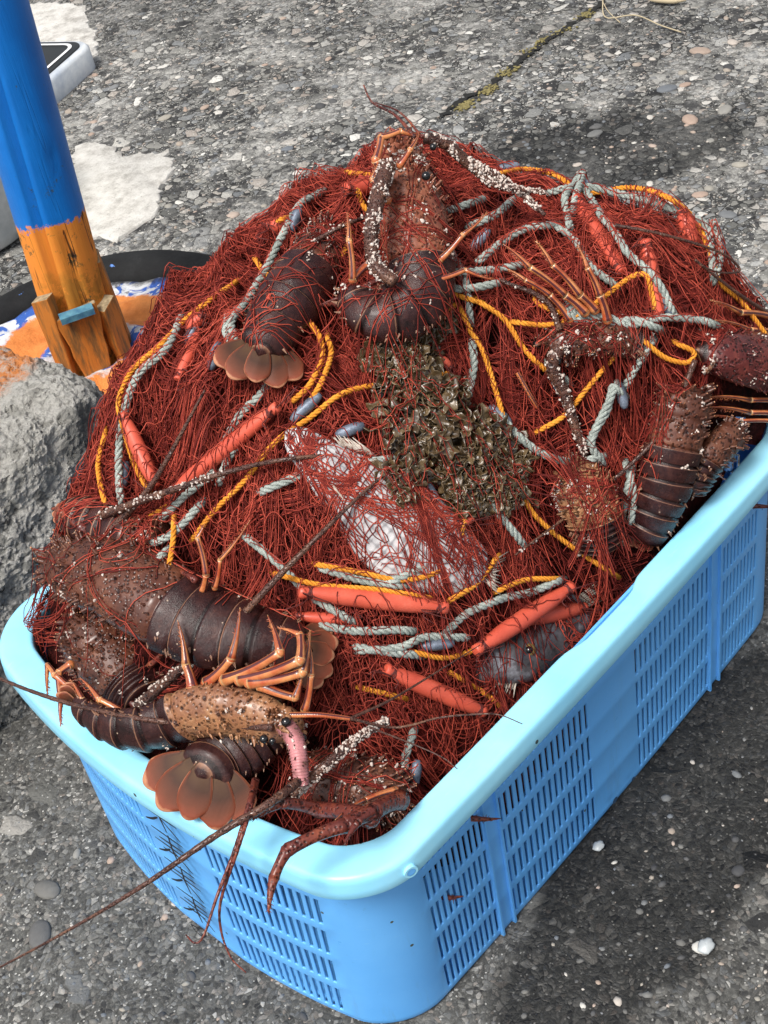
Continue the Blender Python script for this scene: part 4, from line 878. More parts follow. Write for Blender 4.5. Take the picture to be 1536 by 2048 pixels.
lobster('spiny_lobster', 'small brown lobster wedged in the gap between the ribbed tail and the right rim',
    [(1470,860,-.010,36),(1440,885,-.008,46),(1415,910,-.01,48),(1395,950,-.012,44),(1380,990,-.02,34)], (1,-.2,.25), cf=.6, lift=.4, nspine=40, ncrust=40, horns=False,
    legs=[([(1440,880,.02),(1400,900,.03),(1375,905,.03)], 14, 0), ([(1450,900,.02),(1480,870,.02)], 14, 0), ([(1420,930,.01),(1450,960,.01)], 12, 0)])

# ================================================================== FISH
MSil = M('silver_fish_skin', rough=.32, spec=.6); uu, wv = MSil.attr('u'), MSil.attr('w')
cb = MSil.n('ShaderNodeCombineXYZ'); MSil.L(MSil.math('MULTIPLY', uu, 34.), cb.inputs[0]); MSil.L(MSil.math('MULTIPLY', wv, 26.), cb.inputs[1])
vs = MSil.vor(1, 'F1', cb.outputs[0], .15)
MSil.base(MSil.mix(MSil.ramp(vs.outputs[0], [(.35, 0.), (.6, .75)]), MSil.ramp(MSil.noise(20, 5).outputs[0], [(.3, (.34,.33,.34)), (.6, (.58,.56,.56)), (.8, (.72,.68,.66))]), (.16,.15,.16))); MSil.bump(vs.outputs[0], .6, .0015)
MFin = M('pale_fin_membrane', (.5,.42,.34), .5); MFin.base(MFin.ramp(MFin.noise(120, 4).outputs[0], [(.3, (.20,.15,.11)), (.65, (.62,.55,.48))]))
MDk = M('dark_wet_fish_skin', (.06,.055,.055), .2, .6); MDk.base(MDk.ramp(MDk.noise(25, 5, .7).outputs[0], [(.35, (.022,.02,.02)), (.55, (.11,.10,.105)), (.72, (.42,.42,.46))]))
MGd = M('gold_ring_eye', (.22,.15,.05), .3)
def fish(name, label, spine, up, mats, fins=(), eye=None, cat='fish', lift=.9, flat=.5):
    mb = MB(); SP = []
    for (x, y, o, r) in spine: p = S(x, y, o); SP.append([*p, r/pxm(p)])
    n = 50; Q = smooth(SP, n); P, R = Q[:, :3], Q[:, 3]; U = nz(up[0]*CR+up[1]*CU+up[2]*CB); T, N, B = frames(P, U); K = 24; V = []; u = []; w_ = []
    e_ = np.linspace(0, 1, n); R = R*np.sqrt(np.clip(1-(np.clip(.07-e_, 0, 1)/.071)**2, .02, 1))*np.sqrt(np.clip(1-(np.clip(e_-.95, 0, 1)/.052)**2, .05, 1))
    for i in range(n):
        for j in range(K+1):
            a = 2*math.pi*j/K; V.append(P[i]+N[i]*math.cos(a)*R[i]*flat+B[i]*math.sin(a)*R[i]); u.append(i/n); w_.append(j/K)
    Fc = [(i*(K+1)+j, i*(K+1)+j+1, (i+1)*(K+1)+j+1, (i+1)*(K+1)+j) for i in range(n-1) for j in range(K)]+[tuple(range(K)), tuple((n-1)*(K+1)+j for j in range(K-1, -1, -1))]
    mb.add(V, Fc, 0, 0, u, w_)
    for f in fins:
        root = [S(*q) for q in f['root']]; tip = [S(*q) for q in f['tip']]; m_ = f.get('n', 9); A_ = smooth(root, m_); Bt = smooth(tip, m_)
        for i in range(m_): tube(mb, [A_[i], (A_[i]+Bt[i])/2+CB*.001, Bt[i]+rng.normal(0, .001, 3)], [.0012, .0009, .0003], 5, 1)
        V = []; 
        for i in range(m_): V += [A_[i], A_[i]*.35+Bt[i]*.65]
        mb.add(V, [(2*i, 2*i+1, 2*i+3, 2*i+2) for i in range(m_-1)], 1)
    if eye:
        x, y, o, r = eye; c = S(x, y, o); rr = r/pxm(c); tw = toward(c); mb.add(IC2[0]*rr+c, IC2[1], 2); mb.add(IC2[0]*rr*.62+c+tw*rr*.55, IC2[1], 3)
    ob = mb.build(name, mats, label=label, cat=cat); me = ob.data; SOLIDS.append((BVHTree.FromPolygons([v.co for v in me.vertices], [p.vertices for p in me.polygons if p.material_index == 0]), lift)); return ob
fish('fish', 'big pale silver scaled fish caught under the red net in the middle of the heap', [(572,862,.020,20),(600,885,.018,34),(650,930,.014,50),(720,990,.006,78),(800,1060,.004,100),(880,1110,.008,84),(950,1140,.010,50),(975,1150,.0,20)], (0,.1,1), [MSil, MFin, MGd, MEye],
     fins=[dict(root=[(690,900,.008),(760,920,.006)], tip=[(665,872,.014),(710,878,.014)], n=14), dict(root=[(968,1132,.012),(975,1145,.012),(968,1160,.012)], tip=[(1015,1105,.016),(1000,1150,.014),(1005,1195,.014)], n=12), dict(root=[(655,950,.018),(668,975,.018)], tip=[(700,985,.02),(705,1020,.018)], n=8)], flat=.30, lift=.66)
fish('fish', 'dark wet fish head between the red floats near the front right rim', [(930,1330,-.045,34),(980,1320,-.04,56),(1040,1300,-.04,66),(1100,1260,-.045,60),(1160,1210,-.05,40)], (0,.2,1), [MDk, MFin, MGd, MEye],
     fins=[dict(root=[(1000,1345,-.012),(1035,1350,-.012)], tip=[(985,1385,-.01),(1025,1395,-.01)], n=8), dict(root=[(1155,1195,-.04),(1165,1215,-.04)], tip=[(1200,1160,-.04),(1215,1200,-.04)], n=8)], eye=(1058,1300,.002,14), flat=.7, lift=.1)

# ================================================================== NET
net = empty('fishing_net', (0, 0, BH), label='tangled red fishing net with grey and orange ropes and red floats heaped in the basket', cat='fishing net')
HOL = [(*S(px, py)[:2], r) for px, py, r in [(870,1440,.05),(1050,1330,.045),(1190,1200,.035),(560,1500,.05),(330,1340,.035),(1430,930,.03),(645,560,.028),(930,600,.026),(1120,810,.035),(1330,740,.03),(700,650,.03),(450,1120,.03),(1000,440,.025),(580,1240,.035),(300,880,.022),(1250,860,.028),(760,1210,.025),(460,780,.022)]]
def hollow(x, y):
    x = np.asarray(x, float); y = np.asarray(y, float); h = np.zeros(np.broadcast(x, y).shape)
    for cx, cy, r in HOL: h = np.maximum(h, np.exp(-(((x-cx)**2+(y-cy)**2)/(r*r))**1.5))
    return h
# packed inner mass
mb = MB(); nx, ny = 130, 100; V = []; Fc = []
xs = np.linspace(-.326, .372, nx); 
for i, x in enumerate(xs):
    dxx = min(1, max(0, abs(x-.01)-.278)/.052); wy = .232-.050*(1-math.sqrt(1-dxx*dxx)); wb = wy+.014
    for j in range(ny):
        y = -wy+(wy+wb)*j/(ny-1); z = float(mound(x, y))-.022-.030*float(hollow(x, y))-.010*noise.noise(Vector((x*30, y*30, 0)))-.006*noise.noise(Vector((x*80, y*80, 5)))
        e = max(0, (abs(y)/wy-.94)/.06); z -= .05*e*e; xx = x+math.copysign(.034*(1-(y/.25)**2), x)*min(1, abs(x)/.3)**4
        V.append((xx, min(y, .226) if z < .272 else y, max(z, .012)))
for i in range(nx-1):
    for j in range(ny-1): Fc.append((i*ny+j, (i+1)*ny+j, (i+1)*ny+j+1, i*ny+j+1))
mb.add(V, Fc); mb.build('packed_netting', MCore, net)
# strands
def proj(Pt):
    d = (Pt-CAM) @ RM; return np.stack([768+F*d[..., 0]/-d[..., 2], 1024-F*d[..., 1]/-d[..., 2]], -1)
# parts of the picture where the shells lie open on top of the net (strands there stay below them)
def lift_at(x, y, z0, rnd):
    zz = z0
    for bv, pl in SOLIDS:
        if (rnd*7.31+pl) % 1.0 < pl:
            h = bv.ray_cast(Vector((x, y, .9)), Vector((0, 0, -1)))
            if h[0] is not None and h[0].z > zz: zz = h[0].z+.0012
    return zz
def dens(x, y):
    # thinner netting towards the near end, where the lobsters lie open, and over the hollows
    q = 1.0-.85*float(hollow(x, y))
    if x < -.20 and y < .08: q *= .75
    if x < -.24 and y < .08: q *= .45
    if x < -.24 and y >= .08: q *= .4
    return q
def strands(nb, per, npt, length, curl, spread, offs, rad, lift=True, seed=1, gather=.5, krange=(0, 1), hump=.0, yr=(-.245, .245), xr=(-.345, .385)):
    rg = np.random.default_rng(seed); allP = []; allK = []
    cnt = 0
    while cnt < nb:
        x, y = rg.uniform(*xr), rg.uniform(*yr)
        if rg.random() > dens(x, y): continue
        cnt += 1
        L_ = length*rg.uniform(.5, 1.4); st = L_/npt
        # bundles tend to hang down the slopes from the middle of the heap
        base_a = math.atan2(y*.9-.0, (x-.15)*.55)+rg.normal(0, .75) if rg.random() < .62 else rg.uniform(0, 6.28)
        a = base_a+np.cumsum(rg.normal(0, curl, npt)*.35)+np.cumsum(np.full(npt, rg.normal(0, curl*.35)))
        pts = np.stack([x+np.cumsum(np.cos(a))*st, y+np.cumsum(np.sin(a))*st], 1); pts -= (pts[npt//2]-pts[0])*.5
        nrm = np.stack([-np.sin(a), np.cos(a)], 1); bo = rg.uniform(*offs); hp = hump*rg.random()**2
        g0 = rg.uniform(0, 6.28)
        for s_ in range(per):
            tt = np.linspace(0, 1, npt); o = rg.normal(0, spread)*(1-gather*(.5+.5*np.cos(tt*6.28*1.3+g0)))
            wob = sum(rg.normal(0, spread*.42/k)*np.sin(tt*6.28*k*rg.uniform(.6, 1.6)+rg.uniform(0, 6.28)) for k in (1, 2, 3.5, 7))
            Pq = pts+nrm*(o+wob)[:, None]+rg.normal(0, spread*.5, 2); 
            keep = (Pq[:, 1] < .256) & (Pq[:, 1] > -.226) & (Pq[:, 0] > -.312-.036*(1-(Pq[:, 1]/.26)**2)) & (Pq[:, 0] < .368+.03*(1-(Pq[:, 1]/.26)**2))
            z = mound(Pq[:, 0], Pq[:, 1])-(.020 if per > 1 else .006)*hollow(Pq[:, 0], Pq[:, 1])+bo+sum(rg.normal(0, .0028/k)*np.sin(tt*6.28*k*1.7+rg.uniform(0, 6.28)) for k in (1, 2, 4))+hp*np.sin(tt*math.pi)*rg.uniform(.3, 1)
            rnd = rg.random()
            if lift:
                zi = z.copy()
                for q in range(0, npt, 1):
                    if keep[q]: zi[q] = lift_at(Pq[q, 0], Pq[q, 1], z[q], rnd)
                up_ = zi-z; lim = st*1.9
                for q in range(1, npt): up_[q] = max(up_[q], up_[q-1]-lim)
                for q in range(npt-2, -1, -1): up_[q] = max(up_[q], up_[q+1]-lim)
                z = z+up_; z = np.maximum(z, np.convolve(np.pad(z, 1, 'edge'), [.25, .5, .25], 'valid'))
            # drop where outside, keep the longest run
            idx = np.where(keep)[0]
            if len(idx) < npt*.6: continue
            run = np.split(idx, np.where(np.diff(idx) != 1)[0]+1); run = max(run, key=len)
            if len(run) < 6: continue
            Pf = np.column_stack([Pq, z])[run]; 
            if len(run) < npt: Pf = smooth(Pf, npt)
            allP.append(Pf); allK.append(rg.uniform(*krange))
    return np.array(allP), np.array(allK), rad
def mesh_patches(nb, per, npt, length, pitch, offs, rad, seed):
    # stretches of real diamond mesh: neighbouring twines meet at the knots
    rg = np.random.default_rng(seed); allP = []; allK = []; cnt = 0
    while cnt < nb:
        x, y = rg.uniform(-.28, .36), rg.uniform(-.23, .245)
        if rg.random() > dens(x, y): continue
        cnt += 1; a0 = math.atan2(y, (x-.1)*.6)+rg.normal(0, .6); tt = np.linspace(0, 1, npt); a = a0+np.cumsum(rg.normal(0, .05, npt))+rg.normal(0, .5)*tt; st = length/npt
        pts = np.stack([x+np.cumsum(np.cos(a))*st, y+np.cumsum(np.sin(a))*st], 1); nrm = np.stack([-np.sin(a), np.cos(a)], 1)
        wid = .45+.55*np.sin(math.pi*(tt*.8+.1+rg.uniform(-.1, .1))); cell = pitch*rg.uniform(2.2, 3.2); bo = rg.uniform(*offs); fold = rg.uniform(.002, .006)
        kk = rg.uniform(.2, 1)
        for s_ in range(per):
            u = s_-per/2; o = (u*pitch+(1 if s_ % 2 else -1)*pitch*.5*np.cos(2*math.pi*length*tt/cell))*wid+.0008*np.sin(tt*40+s_)
            Pq = pts+nrm*o[:, None]; keep = (Pq[:, 1] < .25) & (Pq[:, 1] > -.22) & (Pq[:, 0] > -.31) & (Pq[:, 0] < .36)
            if not keep.all(): continue
            z = mound(Pq[:, 0], Pq[:, 1])+bo+fold*np.sin(u*1.1+tt*5); allP.append(np.column_stack([Pq, z])); allK.append(kk)
    return np.array(allP), np.array(allK), rad
def strand_mesh(name, sets, mat, parent, **kw):
    Vs, Fs, Ks = [], [], []; o = 0
    for P, K_, rad in sets:
        n, m_, _ = P.shape; T = np.gradient(P, axis=1); T /= np.linalg.norm(T, axis=2, keepdims=True)+1e-9
        ref = np.array([.31, .17, .93]); B = np.cross(T, ref); B /= np.linalg.norm(B, axis=2, keepdims=True)+1e-9; N = np.cross(B, T)
        a = np.arange(3)*2*math.pi/3; V = P[:, :, None]+rad*(np.cos(a)[None, None, :, None]*N[:, :, None]+np.sin(a)[None, None, :, None]*B[:, :, None])
        Vs.append(V.reshape(-1, 3)); idx = (np.arange(n*m_*3).reshape(n, m_, 3)+o); nx_ = np.roll(idx, -1, axis=2)
        Fq = np.stack([idx[:, :-1], nx_[:, :-1], nx_[:, 1:], idx[:, 1:]], -1).reshape(-1, 4); Fs.append(Fq); Ks.append(np.repeat(K_, m_*3)); o += n*m_*3
    V = np.vstack(Vs); Fq = np.vstack(Fs); me = bpy.data.meshes.new(name); me.vertices.add(len(V)); me.vertices.foreach_set('co', V.astype(np.float32).ravel())
    me.loops.add(Fq.size); me.loops.foreach_set('vertex_index', Fq.astype(np.int32).ravel()); me.polygons.add(len(Fq)); me.polygons.foreach_set('loop_start', np.arange(0, Fq.size, 4, dtype=np.int32))
    me.polygons.foreach_set('use_smooth', np.ones(len(Fq), bool)); at = me.attributes.new('k', 'FLOAT', 'POINT'); at.data.foreach_set('value', np.concatenate(Ks).astype(np.float32))
    me.update(calc_edges=True); me.materials.append(mat.m); o = bpy.data.objects.new(name, me); C.objects.link(o); o.parent = parent; o.matrix_parent_inverse = parent.matrix_basis.inverted(); tag(o, **kw); return o
RS = .00046
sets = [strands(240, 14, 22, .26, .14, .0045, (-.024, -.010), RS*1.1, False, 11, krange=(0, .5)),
        strands(210, 16, 26, .25, .16, .0036, (-.012, .003), RS, True, 12, krange=(.1, .85)),
        strands(130, 14, 26, .20, .26, .0042, (-.004, .008), RS, True, 13, krange=(.3, 1), hump=.012),
        strands(1000, 1, 40, .15, .85, .006, (-.006, .008), RS, True, 14, krange=(.2, 1), hump=.012)]
sets += [mesh_patches(120, 13, 64, .17, .0062, (-.004, .006), RS*.95, 31), strands(150, 12, 26, .20, .2, .0050, (-.014, .004), RS, True, 15, krange=(.1, .9), yr=(.15, .25), xr=(-.21, .30)),
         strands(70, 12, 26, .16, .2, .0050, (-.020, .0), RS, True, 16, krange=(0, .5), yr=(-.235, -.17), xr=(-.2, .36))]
strand_mesh('netting', sets, MNet, net)

# ---------------------------------------------------------------- ropes, floats and sinkers of the net
def rope(name, pts, r, mat, pitch=None, strands_=3, n=None, label=None, kink=False):
    
    p0, p1, q0, q1 = [np.array(q, float) for q in (pts[0], pts[1], pts[-1], pts[-2])]; e0 = p0+(p0-p1)/(np.linalg.norm((p0-p1)[:2])+1e-6)*20; e1 = q0+(q0-q1)/(np.linalg.norm((q0-q1)[:2])+1e-6)*20
    e0[2] = p0[2]-.05; e1[2] = q0[2]-.05
    if kink: PP = np.array([S(q[0], q[1], q[2]+.004) for q in pts])
    else: PP = np.array([S(q[0], q[1], q[2]+.004) for q in [e0]+list(pts)+[e1]])
    PP = np.array([PP[0]]+[p for i, p in enumerate(PP[1:-1]) ]+[PP[-1]]); L_ = np.linalg.norm(np.diff(PP, axis=0), axis=1).sum(); pitch = pitch or r*5.6
    n = int(min(700, max(24, L_/pitch*9))); P = smooth(PP, n); T, N, B = frames(P); s_ = np.r_[0, np.cumsum(np.linalg.norm(np.diff(P, axis=0), axis=1))]; mb = MB()
    P = P+CB*.0008*np.sin(s_*60)[:, None]
    for q in range(strands_):
        a = s_/pitch*2*math.pi+q*2*math.pi/strands_; C_ = P+(N*np.cos(a)[:, None]+B*np.sin(a)[:, None])*r*.54
        T2, N2, B2 = frames(C_); j = np.arange(7)*2*math.pi/7; rr = r*.50
        V = (C_[:, None]+rr*(np.cos(j)[None, :, None]*N2[:, None]+np.sin(j)[None, :, None]*B2[:, None])).reshape(-1, 3)
        mb.add(V, [(i*7+k, i*7+(k+1) % 7, (i+1)*7+(k+1) % 7, (i+1)*7+k) for i in range(n-1) for k in range(7)]+[tuple(range(6, -1, -1)), tuple((n-1)*7+k for k in range(7))])
    return mb.build(name, mat, net, label=label)
RO, RWt = .0026, .0038
for pts in [
    [(590,430,.005),(560,440,.01),(545,450,.0)], [(512,520,.012),(530,545,.012),(575,590,.012),(600,625,.010),(635,665,.010),(645,710,.012),(622,765,.012),(590,798,.008)],
    [(655,675,.006),(662,710,.008),(640,770,.008),(600,830,.004)], [(470,565,.008),(420,600,.01),(370,640,.012),(320,690,.012),(265,740,.014),(238,800,.016),(245,850,.018),(270,930,.018),(300,985,.014)],
    [(210,870,.008),(196,925,.012),(202,975,.012),(215,1022,.008)], [(900,618,.012),(850,655,.010),(800,680,.006)], [(870,560,.008),(915,590,.010),(960,605,.008)],
    [(925,625,.012),(940,660,.012),(965,700,.012),(985,760,.012),(1005,830,.012),(1030,930,.012),(1055,1010,.012),(1100,1060,.013),(1160,1105,.016),(1222,1145,.018)],
    [(880,750,.01),(750,770,.008),(680,790,.008),(620,835,.008),(550,885,.008),(490,960,.008),(430,1020,.008),(388,1075,.004)],
    [(300,1035,.02),(255,1080,.03),(238,1120,.04),(250,1165,.055),(290,1182,.06),(330,1150,.055),(345,1090,.045),(348,1040,.02)], [(325,1018,.016),(290,1040,.02),(262,1072,.03)],
    [(640,1130,.010),(720,1145,.010),(800,1160,.012),(870,1145,.012),(910,1100,.012),(928,1045,.014)], [(560,1150,.005),(640,1170,.006),(760,1180,.008),(850,1195,.012)], [(900,1200,.012),(950,1170,.012),(990,1120,.008)],
    [(1000,1180,.01),(1050,1160,.012),(1105,1158,.010)], [(1070,575,.012),(1075,605,.016),(1120,625,.020),(1155,632,.02),(1200,600,.024),(1260,555,.024),(1292,550,.022),(1302,580,.02),(1310,620,.012)],
    [(1035,645,.012),(1090,650,.016),(1140,640,.020),(1160,625,.024)], [(1285,680,.014),(1330,715,.016),(1375,725,.018),(1388,705,.018),(1360,690,.012)], [(1430,560,.012),(1470,590,.016),(1510,640,.02),(1545,690,.018)], [(990,350,.004),(1050,338,.010),(1110,350,.008),(1170,385,.006),(1260,375,.010),(1335,395,.008),(1390,440,.006),(1425,520,.008),(1440,565,.010),(1480,600,.014),(1510,640,.018),(1545,690,.018)], [(960,605,.010),(1010,640,.006),(1050,700,.002),(1090,740,.004)], [(1240,700,.0),(1180,770,.002),(1130,830,.004),(1080,860,.0)], [(700,480,.0),(660,560,.0),(640,610,.006)],
    [(700,345,.01),(740,350,.014),(780,370,.008)], [(1000,345,.006),(1050,338,.010),(1100,345,.006)], [(1180,395,.006),(1260,375,.008),(1330,395,.008)], [(830,1305,.0),(900,1315,.0),(1000,1280,-.002)], [(900,1345,-.02),(960,1380,-.02),(1010,1420,-.02)], [(720,1375,-.01),(800,1395,-.01)], [(715,375,.012),(722,400,.012),(735,425,.008)]]:
    if pts[0][1] > 1390 or pts[0][:2] in ((1000,345),(1180,395),(1430,560)): continue
    rope('orange_rope', pts, RO, MOr)
for pts in [
    [(640,385,.01),(600,410,.014),(560,480,.016),(530,540,.016),(495,600,.020),(470,632,.022)], [(455,640,.026),(452,665,.028),(480,712,.03)], [(470,630,.03),(462,650,.032),(478,700,.032)],
    [(560,535,.008),(520,590,.01),(490,625,.01)], [(360,640,.008),(330,700,.010),(280,745,.012),(255,800,.013),(240,870,.016),(238,950,.016),(242,1005,.014)],
    [(945,450,.012),(990,430,.018),(1020,405,.012)], [(960,520,.006),(1010,480,.008),(1060,455,.010),(1110,450,.008)], [(1150,365,.018),(1130,395,.018),(1135,430,.014),(1140,455,.008)], [(1160,365,.02),(1150,400,.018),(1146,430,.010)],
    [(1205,435,.012),(1230,465,.016),(1255,505,.018),(1300,545,.020),(1325,580,.020),(1345,625,.012)], [(900,545,.008),(980,540,.010),(1040,530,.008)], [(900,578,.008),(950,575,.010),(1000,565,.008)],
    [(1130,620,.020),(1155,640,.024),(1210,650,.024),(1265,640,.022),(1310,655,.018)], [(1140,605,.020),(1160,630,.026),(1215,635,.026),(1260,650,.022),(1330,635,.018),(1400,640,.014),(1430,650,.008)],
    [(1100,385,.0),(1160,372,.010),(1240,388,.006),(1310,405,.004),(1370,430,.008),(1410,450,.012),(1422,500,.012),(1428,560,.008)], [(1165,372,.014),(1190,410,.010),(1205,435,.012)], [(1110,450,.008),(1150,480,.002),(1180,530,.0),(1230,570,.002)], [(940,640,.0),(930,560,.0),(900,500,.0)], [(560,640,.0),(540,760,.0),(480,830,.002),(440,900,.002),(380,960,.002)], [(700,1240,-.004),(620,1190,.0),(560,1130,.0),(500,1080,.0)], [(1010,1195,.004),(930,1230,-.002),(880,1280,-.002)], [(1430,460,.01),(1440,510,.012),(1432,550,.008)],
    [(945,690,.010),(948,730,.012),(938,785,.010)], [(1300,690,.010),(1275,730,.014),(1255,765,.012)], [(1240,785,.014),(1225,775,.018),(1215,820,.020),(1192,860,.022),(1183,890,.02),(1200,920,.012)], [(1228,780,.02),(1205,830,.022),(1185,870,.02)],
    [(1195,915,.014),(1150,925,.016),(1090,910,.016),(1040,875,.014),(1000,830,.010)], [(1255,940,.012),(1268,990,.016),(1262,1040,.012)], [(1262,950,.012),(1248,1010,.012),(1240,1060,.006)],
    [(905,945,.010),(960,980,.012),(1000,1030,.012),(1040,1080,.008)], [(800,915,.010),(720,925,.012),(640,925,.012),(600,950,.010),(530,980,.008)], [(860,990,.012),(885,1050,.014),(890,1095,.014),(850,1130,.012),(780,1165,.008)], [(885,1055,.014),(840,1085,.010),(790,1110,.006)],
    [(650,1138,.006),(720,1160,.007),(800,1172,.007)], [(640,1250,-.0),(710,1262,.004),(790,1260,.004),(820,1262,.0)], [(725,1300,.002),(800,1295,.006),(850,1275,.008),(920,1275,.004)], [(720,1295,.0),(780,1305,.004),(830,1310,.0)],
    [(1110,1165,.008),(1060,1185,.008),(1010,1195,.004)], [(400,1010,.014),(340,1070,.028),(270,1095,.038),(200,1100,.045),(165,1112,.05)], [(180,1140,.052),(230,1155,.055),(290,1140,.05),(330,1105,.04)], [(480,880,.006),(455,920,.008),(440,960,.006)], [(420,950,.010),(360,1000,.012),(320,1040,.015)],
    [(825,1470,-.004),(810,1520,-.004),(812,1575,-.004),(800,1610,-.004)], [(1130,760,.004),(1100,730,.006)], [(960,400,.004),(900,420,.006)]]:
    rope('grey_rope', pts, RWt, MWh)
MBind = M('dark_red_binding_twine', (.10,.015,.012), .7)
def float_(a, b, wpx=30, label=None):
    A, Bq = S(a[0], a[1], a[2]+.009), S(b[0], b[1], b[2]+.009); L_ = np.linalg.norm(Bq-A); r = wpx*.5/pxm((A+Bq)/2); mb = MB(); t = np.array([0,.004,.035,.05,.07,.09,.14,.25,.4,.5,.6,.75,.86,.91,.93,.95,.965,.996,1]); rr = r*np.array([.45,.64,.66,.62,.56,.62,.74,.90,.97,.99,.97,.90,.74,.62,.56,.62,.66,.64,.45])
    ax = Bq-A; sag = nz(np.cross(ax, CB))*0
    tube(mb, A+ax*t[:, None], rr, 20); o = mb.build('float', MFl, net, label=label)
    for tt in (.07, .93):
        mb = MB(); c = A+ax*tt; T = nz(ax); n1 = nz(np.cross(T, (0,0,1))); n2 = np.cross(T, n1)
        for sh in (-.0012, .0006, .0018):
            aa = np.linspace(0, 2*math.pi, 22); tube(mb, [c+T*(sh+.0008*math.sin(3*q+sh*900))+(n1*math.cos(q)+n2*math.sin(q))*r*.60 for q in aa], .0007, 5, cap=False)
        for q in range(3): e = c+n1*r*.55+rng.normal(0, .003, 3); tube(mb, smooth([c+n1*r*.6, e+CB*.006+T*rng.normal(0,.01), e+T*rng.normal(0,.015)+n1*.01], 8), .0005, 4)
        ob = mb.build('binding', MBind, o)
for a, b, wd in [((335,992,.014),(556,812,.018),34), ((246,828,.014),(312,975,.016),32), ((597,1183,.016),(896,1216,.018),40), ((950,1303,.002),(1145,1172,.010),38), ((770,1338,.0),(970,1425,-.002),38), ((1150,395,.008),(1245,545,.010),34), ((1290,480,.010),(1320,640,.008),34),
                 ((1362,420,-.004),(1388,492,-.002),32), ((535,455,.006),(600,440,.002),34), ((690,378,.010),(790,365,.004),36), ((1040,1240,-.02),(1170,1215,-.022),36), ((375,660,.004),(405,630,.008),28), ((355,760,.0),(400,660,.002),26), ((700,1240,-.01),(590,1232,.004),24), ((920,1050,.012),(950,1035,.010),16), ((880,715,-.002),(900,735,-.002),20)]:
    float_(a, b, wd)
def sinker(x, y, ang, o=.012, L_=.03, r=.0052, wpx=None):
    c = S(x, y, o); d = nz(math.cos(R_(ang))*CR+math.sin(R_(ang))*CU); mb = MB(); t = np.linspace(-.5, .5, 9); tube(mb, c+d*(t*L_)[:, None], r*(1-.55*np.abs(2*t)**3), 12); mb.build('lead_sinker', MSk, net)
for q in [(505,598,55),(590,440,70),(612,815,42),(1155,372,15),(1243,790,-75),(385,665,60),(870,1005,-70),(1000,830,-40),(1120,775,-60),(430,712,70),(248,950,80),(870,1290,5),(1320,590,-60),(960,480,50),(1250,1000,80),(1440,500,-80),(1330,610,-50),(830,1550,80),(930,1000,-50),(1015,335,10),(700,860,20)]: sinker(*q, L_=.034 if q[0] in (505,612,870) else .026)

# ================================================================== BLUE ROPE SCRAP, SEAWEED
MBl = mk_rope('blue_rope_fibre', (.01,.05,.20), (.03,.16,.50), (.30,.45,.62), .5)
mb = MB()
for k in range(4): tube(mb, smooth([S(1475+k*4,835,.0), S(1462+k*6,870,.004), S(1470-k*5,905,.0), S(1450+k*4,940,-.005)], 16), .0022, 7)
mb.build('blue_rope_scrap', MBl, label='short frayed blue and white rope end hanging inside the right rim', cat='rope')
MSw = M('brown_olive_seaweed', rough=.3, spec=.6, coat=.35); MSw.base(MSw.mix(MSw.ramp(MSw.attr('w'), [(.6, 0.), (1, .5)]), MSw.ramp(MSw.math('ADD', MSw.math('MULTIPLY', MSw.attr('k'), .45), MSw.math('MULTIPLY', MSw.noise(60, 5, .7).outputs[0], .6)), [(.25, (.014,.008,.003)), (.45, (.052,.030,.012)), (.65, (.11,.07,.032)), (.85, (.21,.155,.085))]), (.12,.08,.038)))
MSw.bump(MSw.noise(130, 5, .7).outputs[0], .5, .002)
mb = MB(); rg = np.random.default_rng(5)
core = [(800,700,45,40),(790,750,50,45),(840,720,45,40),(850,790,75,60),(830,850,70,55),(870,870,85,65),(900,800,60,50),(900,900,85,60),(830,940,50,45),(950,870,65,55),(960,930,65,50),(1000,960,50,40),(940,960,60,40),(990,900,45,45),(1030,985,30,25),(930,1000,30,30),(860,670,50,20),(890,655,30,20),(1010,880,30,30),(820,990,35,20),(1040,940,28,22),(1010,1000,34,22),(960,1010,30,24)]
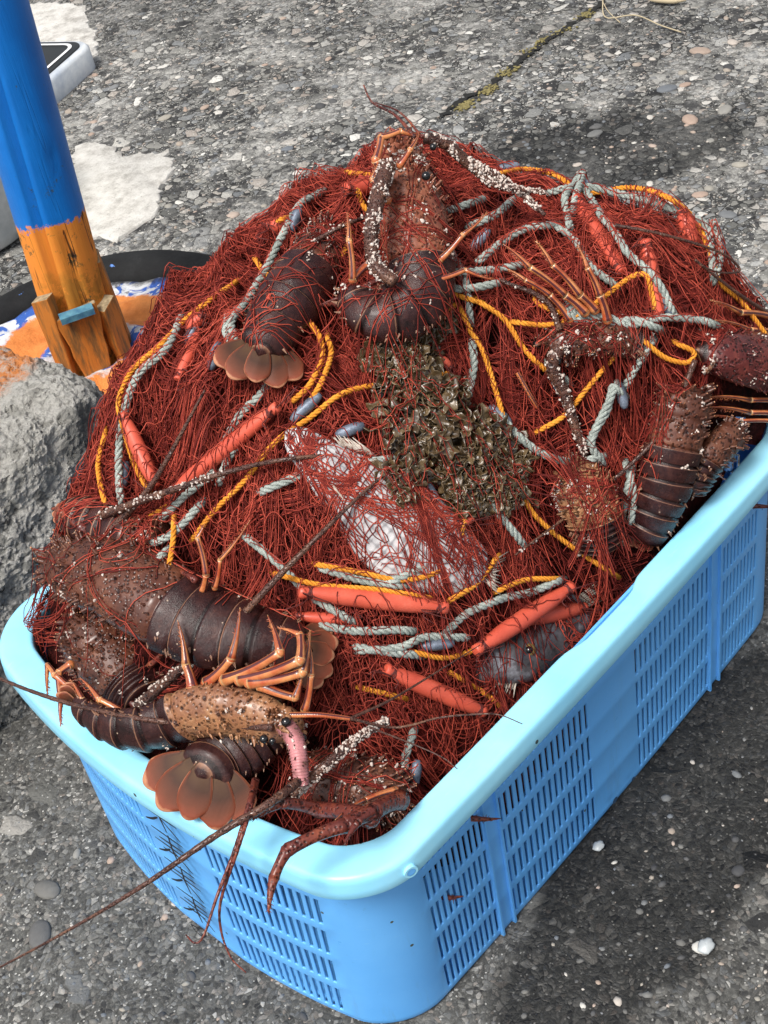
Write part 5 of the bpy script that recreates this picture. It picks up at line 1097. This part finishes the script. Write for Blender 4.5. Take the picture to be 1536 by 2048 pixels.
for q in range(900):
    cx, cy, sx, sy = core[rg.integers(len(core))]; px, py = cx-12+rg.normal(0, sx*.44), cy-6+rg.normal(0, sy*.46); d = math.exp(-((px-880)/110)**2-((py-860)/110)**2); c = S(px, py, .010+rg.uniform(0, .022)*(.35+d)); r = rg.uniform(.0045, .0095)
    N_ = nz(toward(c)*.8+rg.normal(0, .55, 3)); X_ = nz(np.cross(N_, rg.normal(0, 1, 3))); Y_ = np.cross(N_, X_); ph = rg.uniform(0, 6.28, 5); nr, na = 5, 22; V = [c]; ww = [0]
    lob = rg.integers(3, 6)
    for i in range(1, nr+1):
        t = i/nr
        for j in range(na):
            a = 2*math.pi*j/na; rr = r*t*(1+.28*math.sin(lob*a+ph[0])*t+.12*math.sin(9*a+ph[1])*t); h = r*t*t*(.28*math.sin(3*a+ph[2])+.16*math.sin(5*a+ph[3])); V.append(c+X_*rr*math.cos(a)*1.15+Y_*rr*math.sin(a)*.85+N_*(h+.25*r*t)); ww.append(t)
    Fc = [(0, 1+j, 1+(j+1) % na) for j in range(na)]+[(1+(i-1)*na+j, 1+i*na+j, 1+i*na+(j+1) % na, 1+(i-1)*na+(j+1) % na) for i in range(1, nr) for j in range(na)]
    mb.add(V, Fc, 0, rg.random(), 0, ww)
sw = mb.build('seaweed', MSw, label='clump of ruffled brown olive seaweed on top of the net in the middle', cat='seaweed'); s_ = sw.modifiers.new('t', 'SOLIDIFY'); s_.thickness = .0005
# a few strands lie over the weed and the ropes
for o_ in [sw]:
    SOLIDS.append((BVHTree.FromPolygons([v.co for v in o_.data.vertices], [p.vertices for p in o_.data.polygons]), .5))
# ---- loose strands over everything
SOL_KEEP = list(SOLIDS); ropes = [o for o in bpy.data.objects if o.name.startswith(('orange_rope', 'grey_rope', 'float', 'lead_sinker'))]
vs_, fs_, o0 = [], [], 0
for o in ropes:
    me = o.data; vs_ += [v.co.copy() for v in me.vertices]; fs_ += [tuple(i+o0 for i in p.vertices) for p in me.polygons]; o0 += len(me.vertices)
SOLIDS.append((BVHTree.FromPolygons(vs_, fs_), .999))
sets2 = [strands(95, 6, 30, .20, .28, .007, (.0, .008), RS*.95, True, 21, krange=(.3, 1)), strands(420, 1, 44, .17, .7, .006, (.002, .012), RS, True, 22, krange=(.3, 1), hump=.016)]
strand_mesh('loose_strands', sets2, MNet, net)
# scraps: a bent leg tip stuck in the slots
for i, (s_, z, lab) in enumerate(((-.222, .205, 'spiny brown claw tip poking out of an upper slot near the front corner'), (-.268, .135, 'small brown shell tip poking out of a lower slot near the front corner'), (.262, .215, 'dark red leg tip poking out of a slot at the far right end'))):
    mb = MB(); b = wall_pt('F', s_, z, -.012); d = nz([.55, -1, -.10]); L_ = (.034, .022, .04)[i]; tube(mb, smooth([b, b+d*L_*.6, b+d*L_+np.array([.006, 0, -.003])], 9), [.0030, .0032, .0030, .0028, .0024, .002, .0014, .001, .0003], 8)
    for q in range(22): c = b+d*L_*rng.uniform(.2, .9); e = nz(rng.normal(0, 1, 3)); tube(mb, [c, c+e*.005], [.0006, .0001], 4)
    mb.build('leg_tip', MLegD, label=lab, cat='lobster leg')
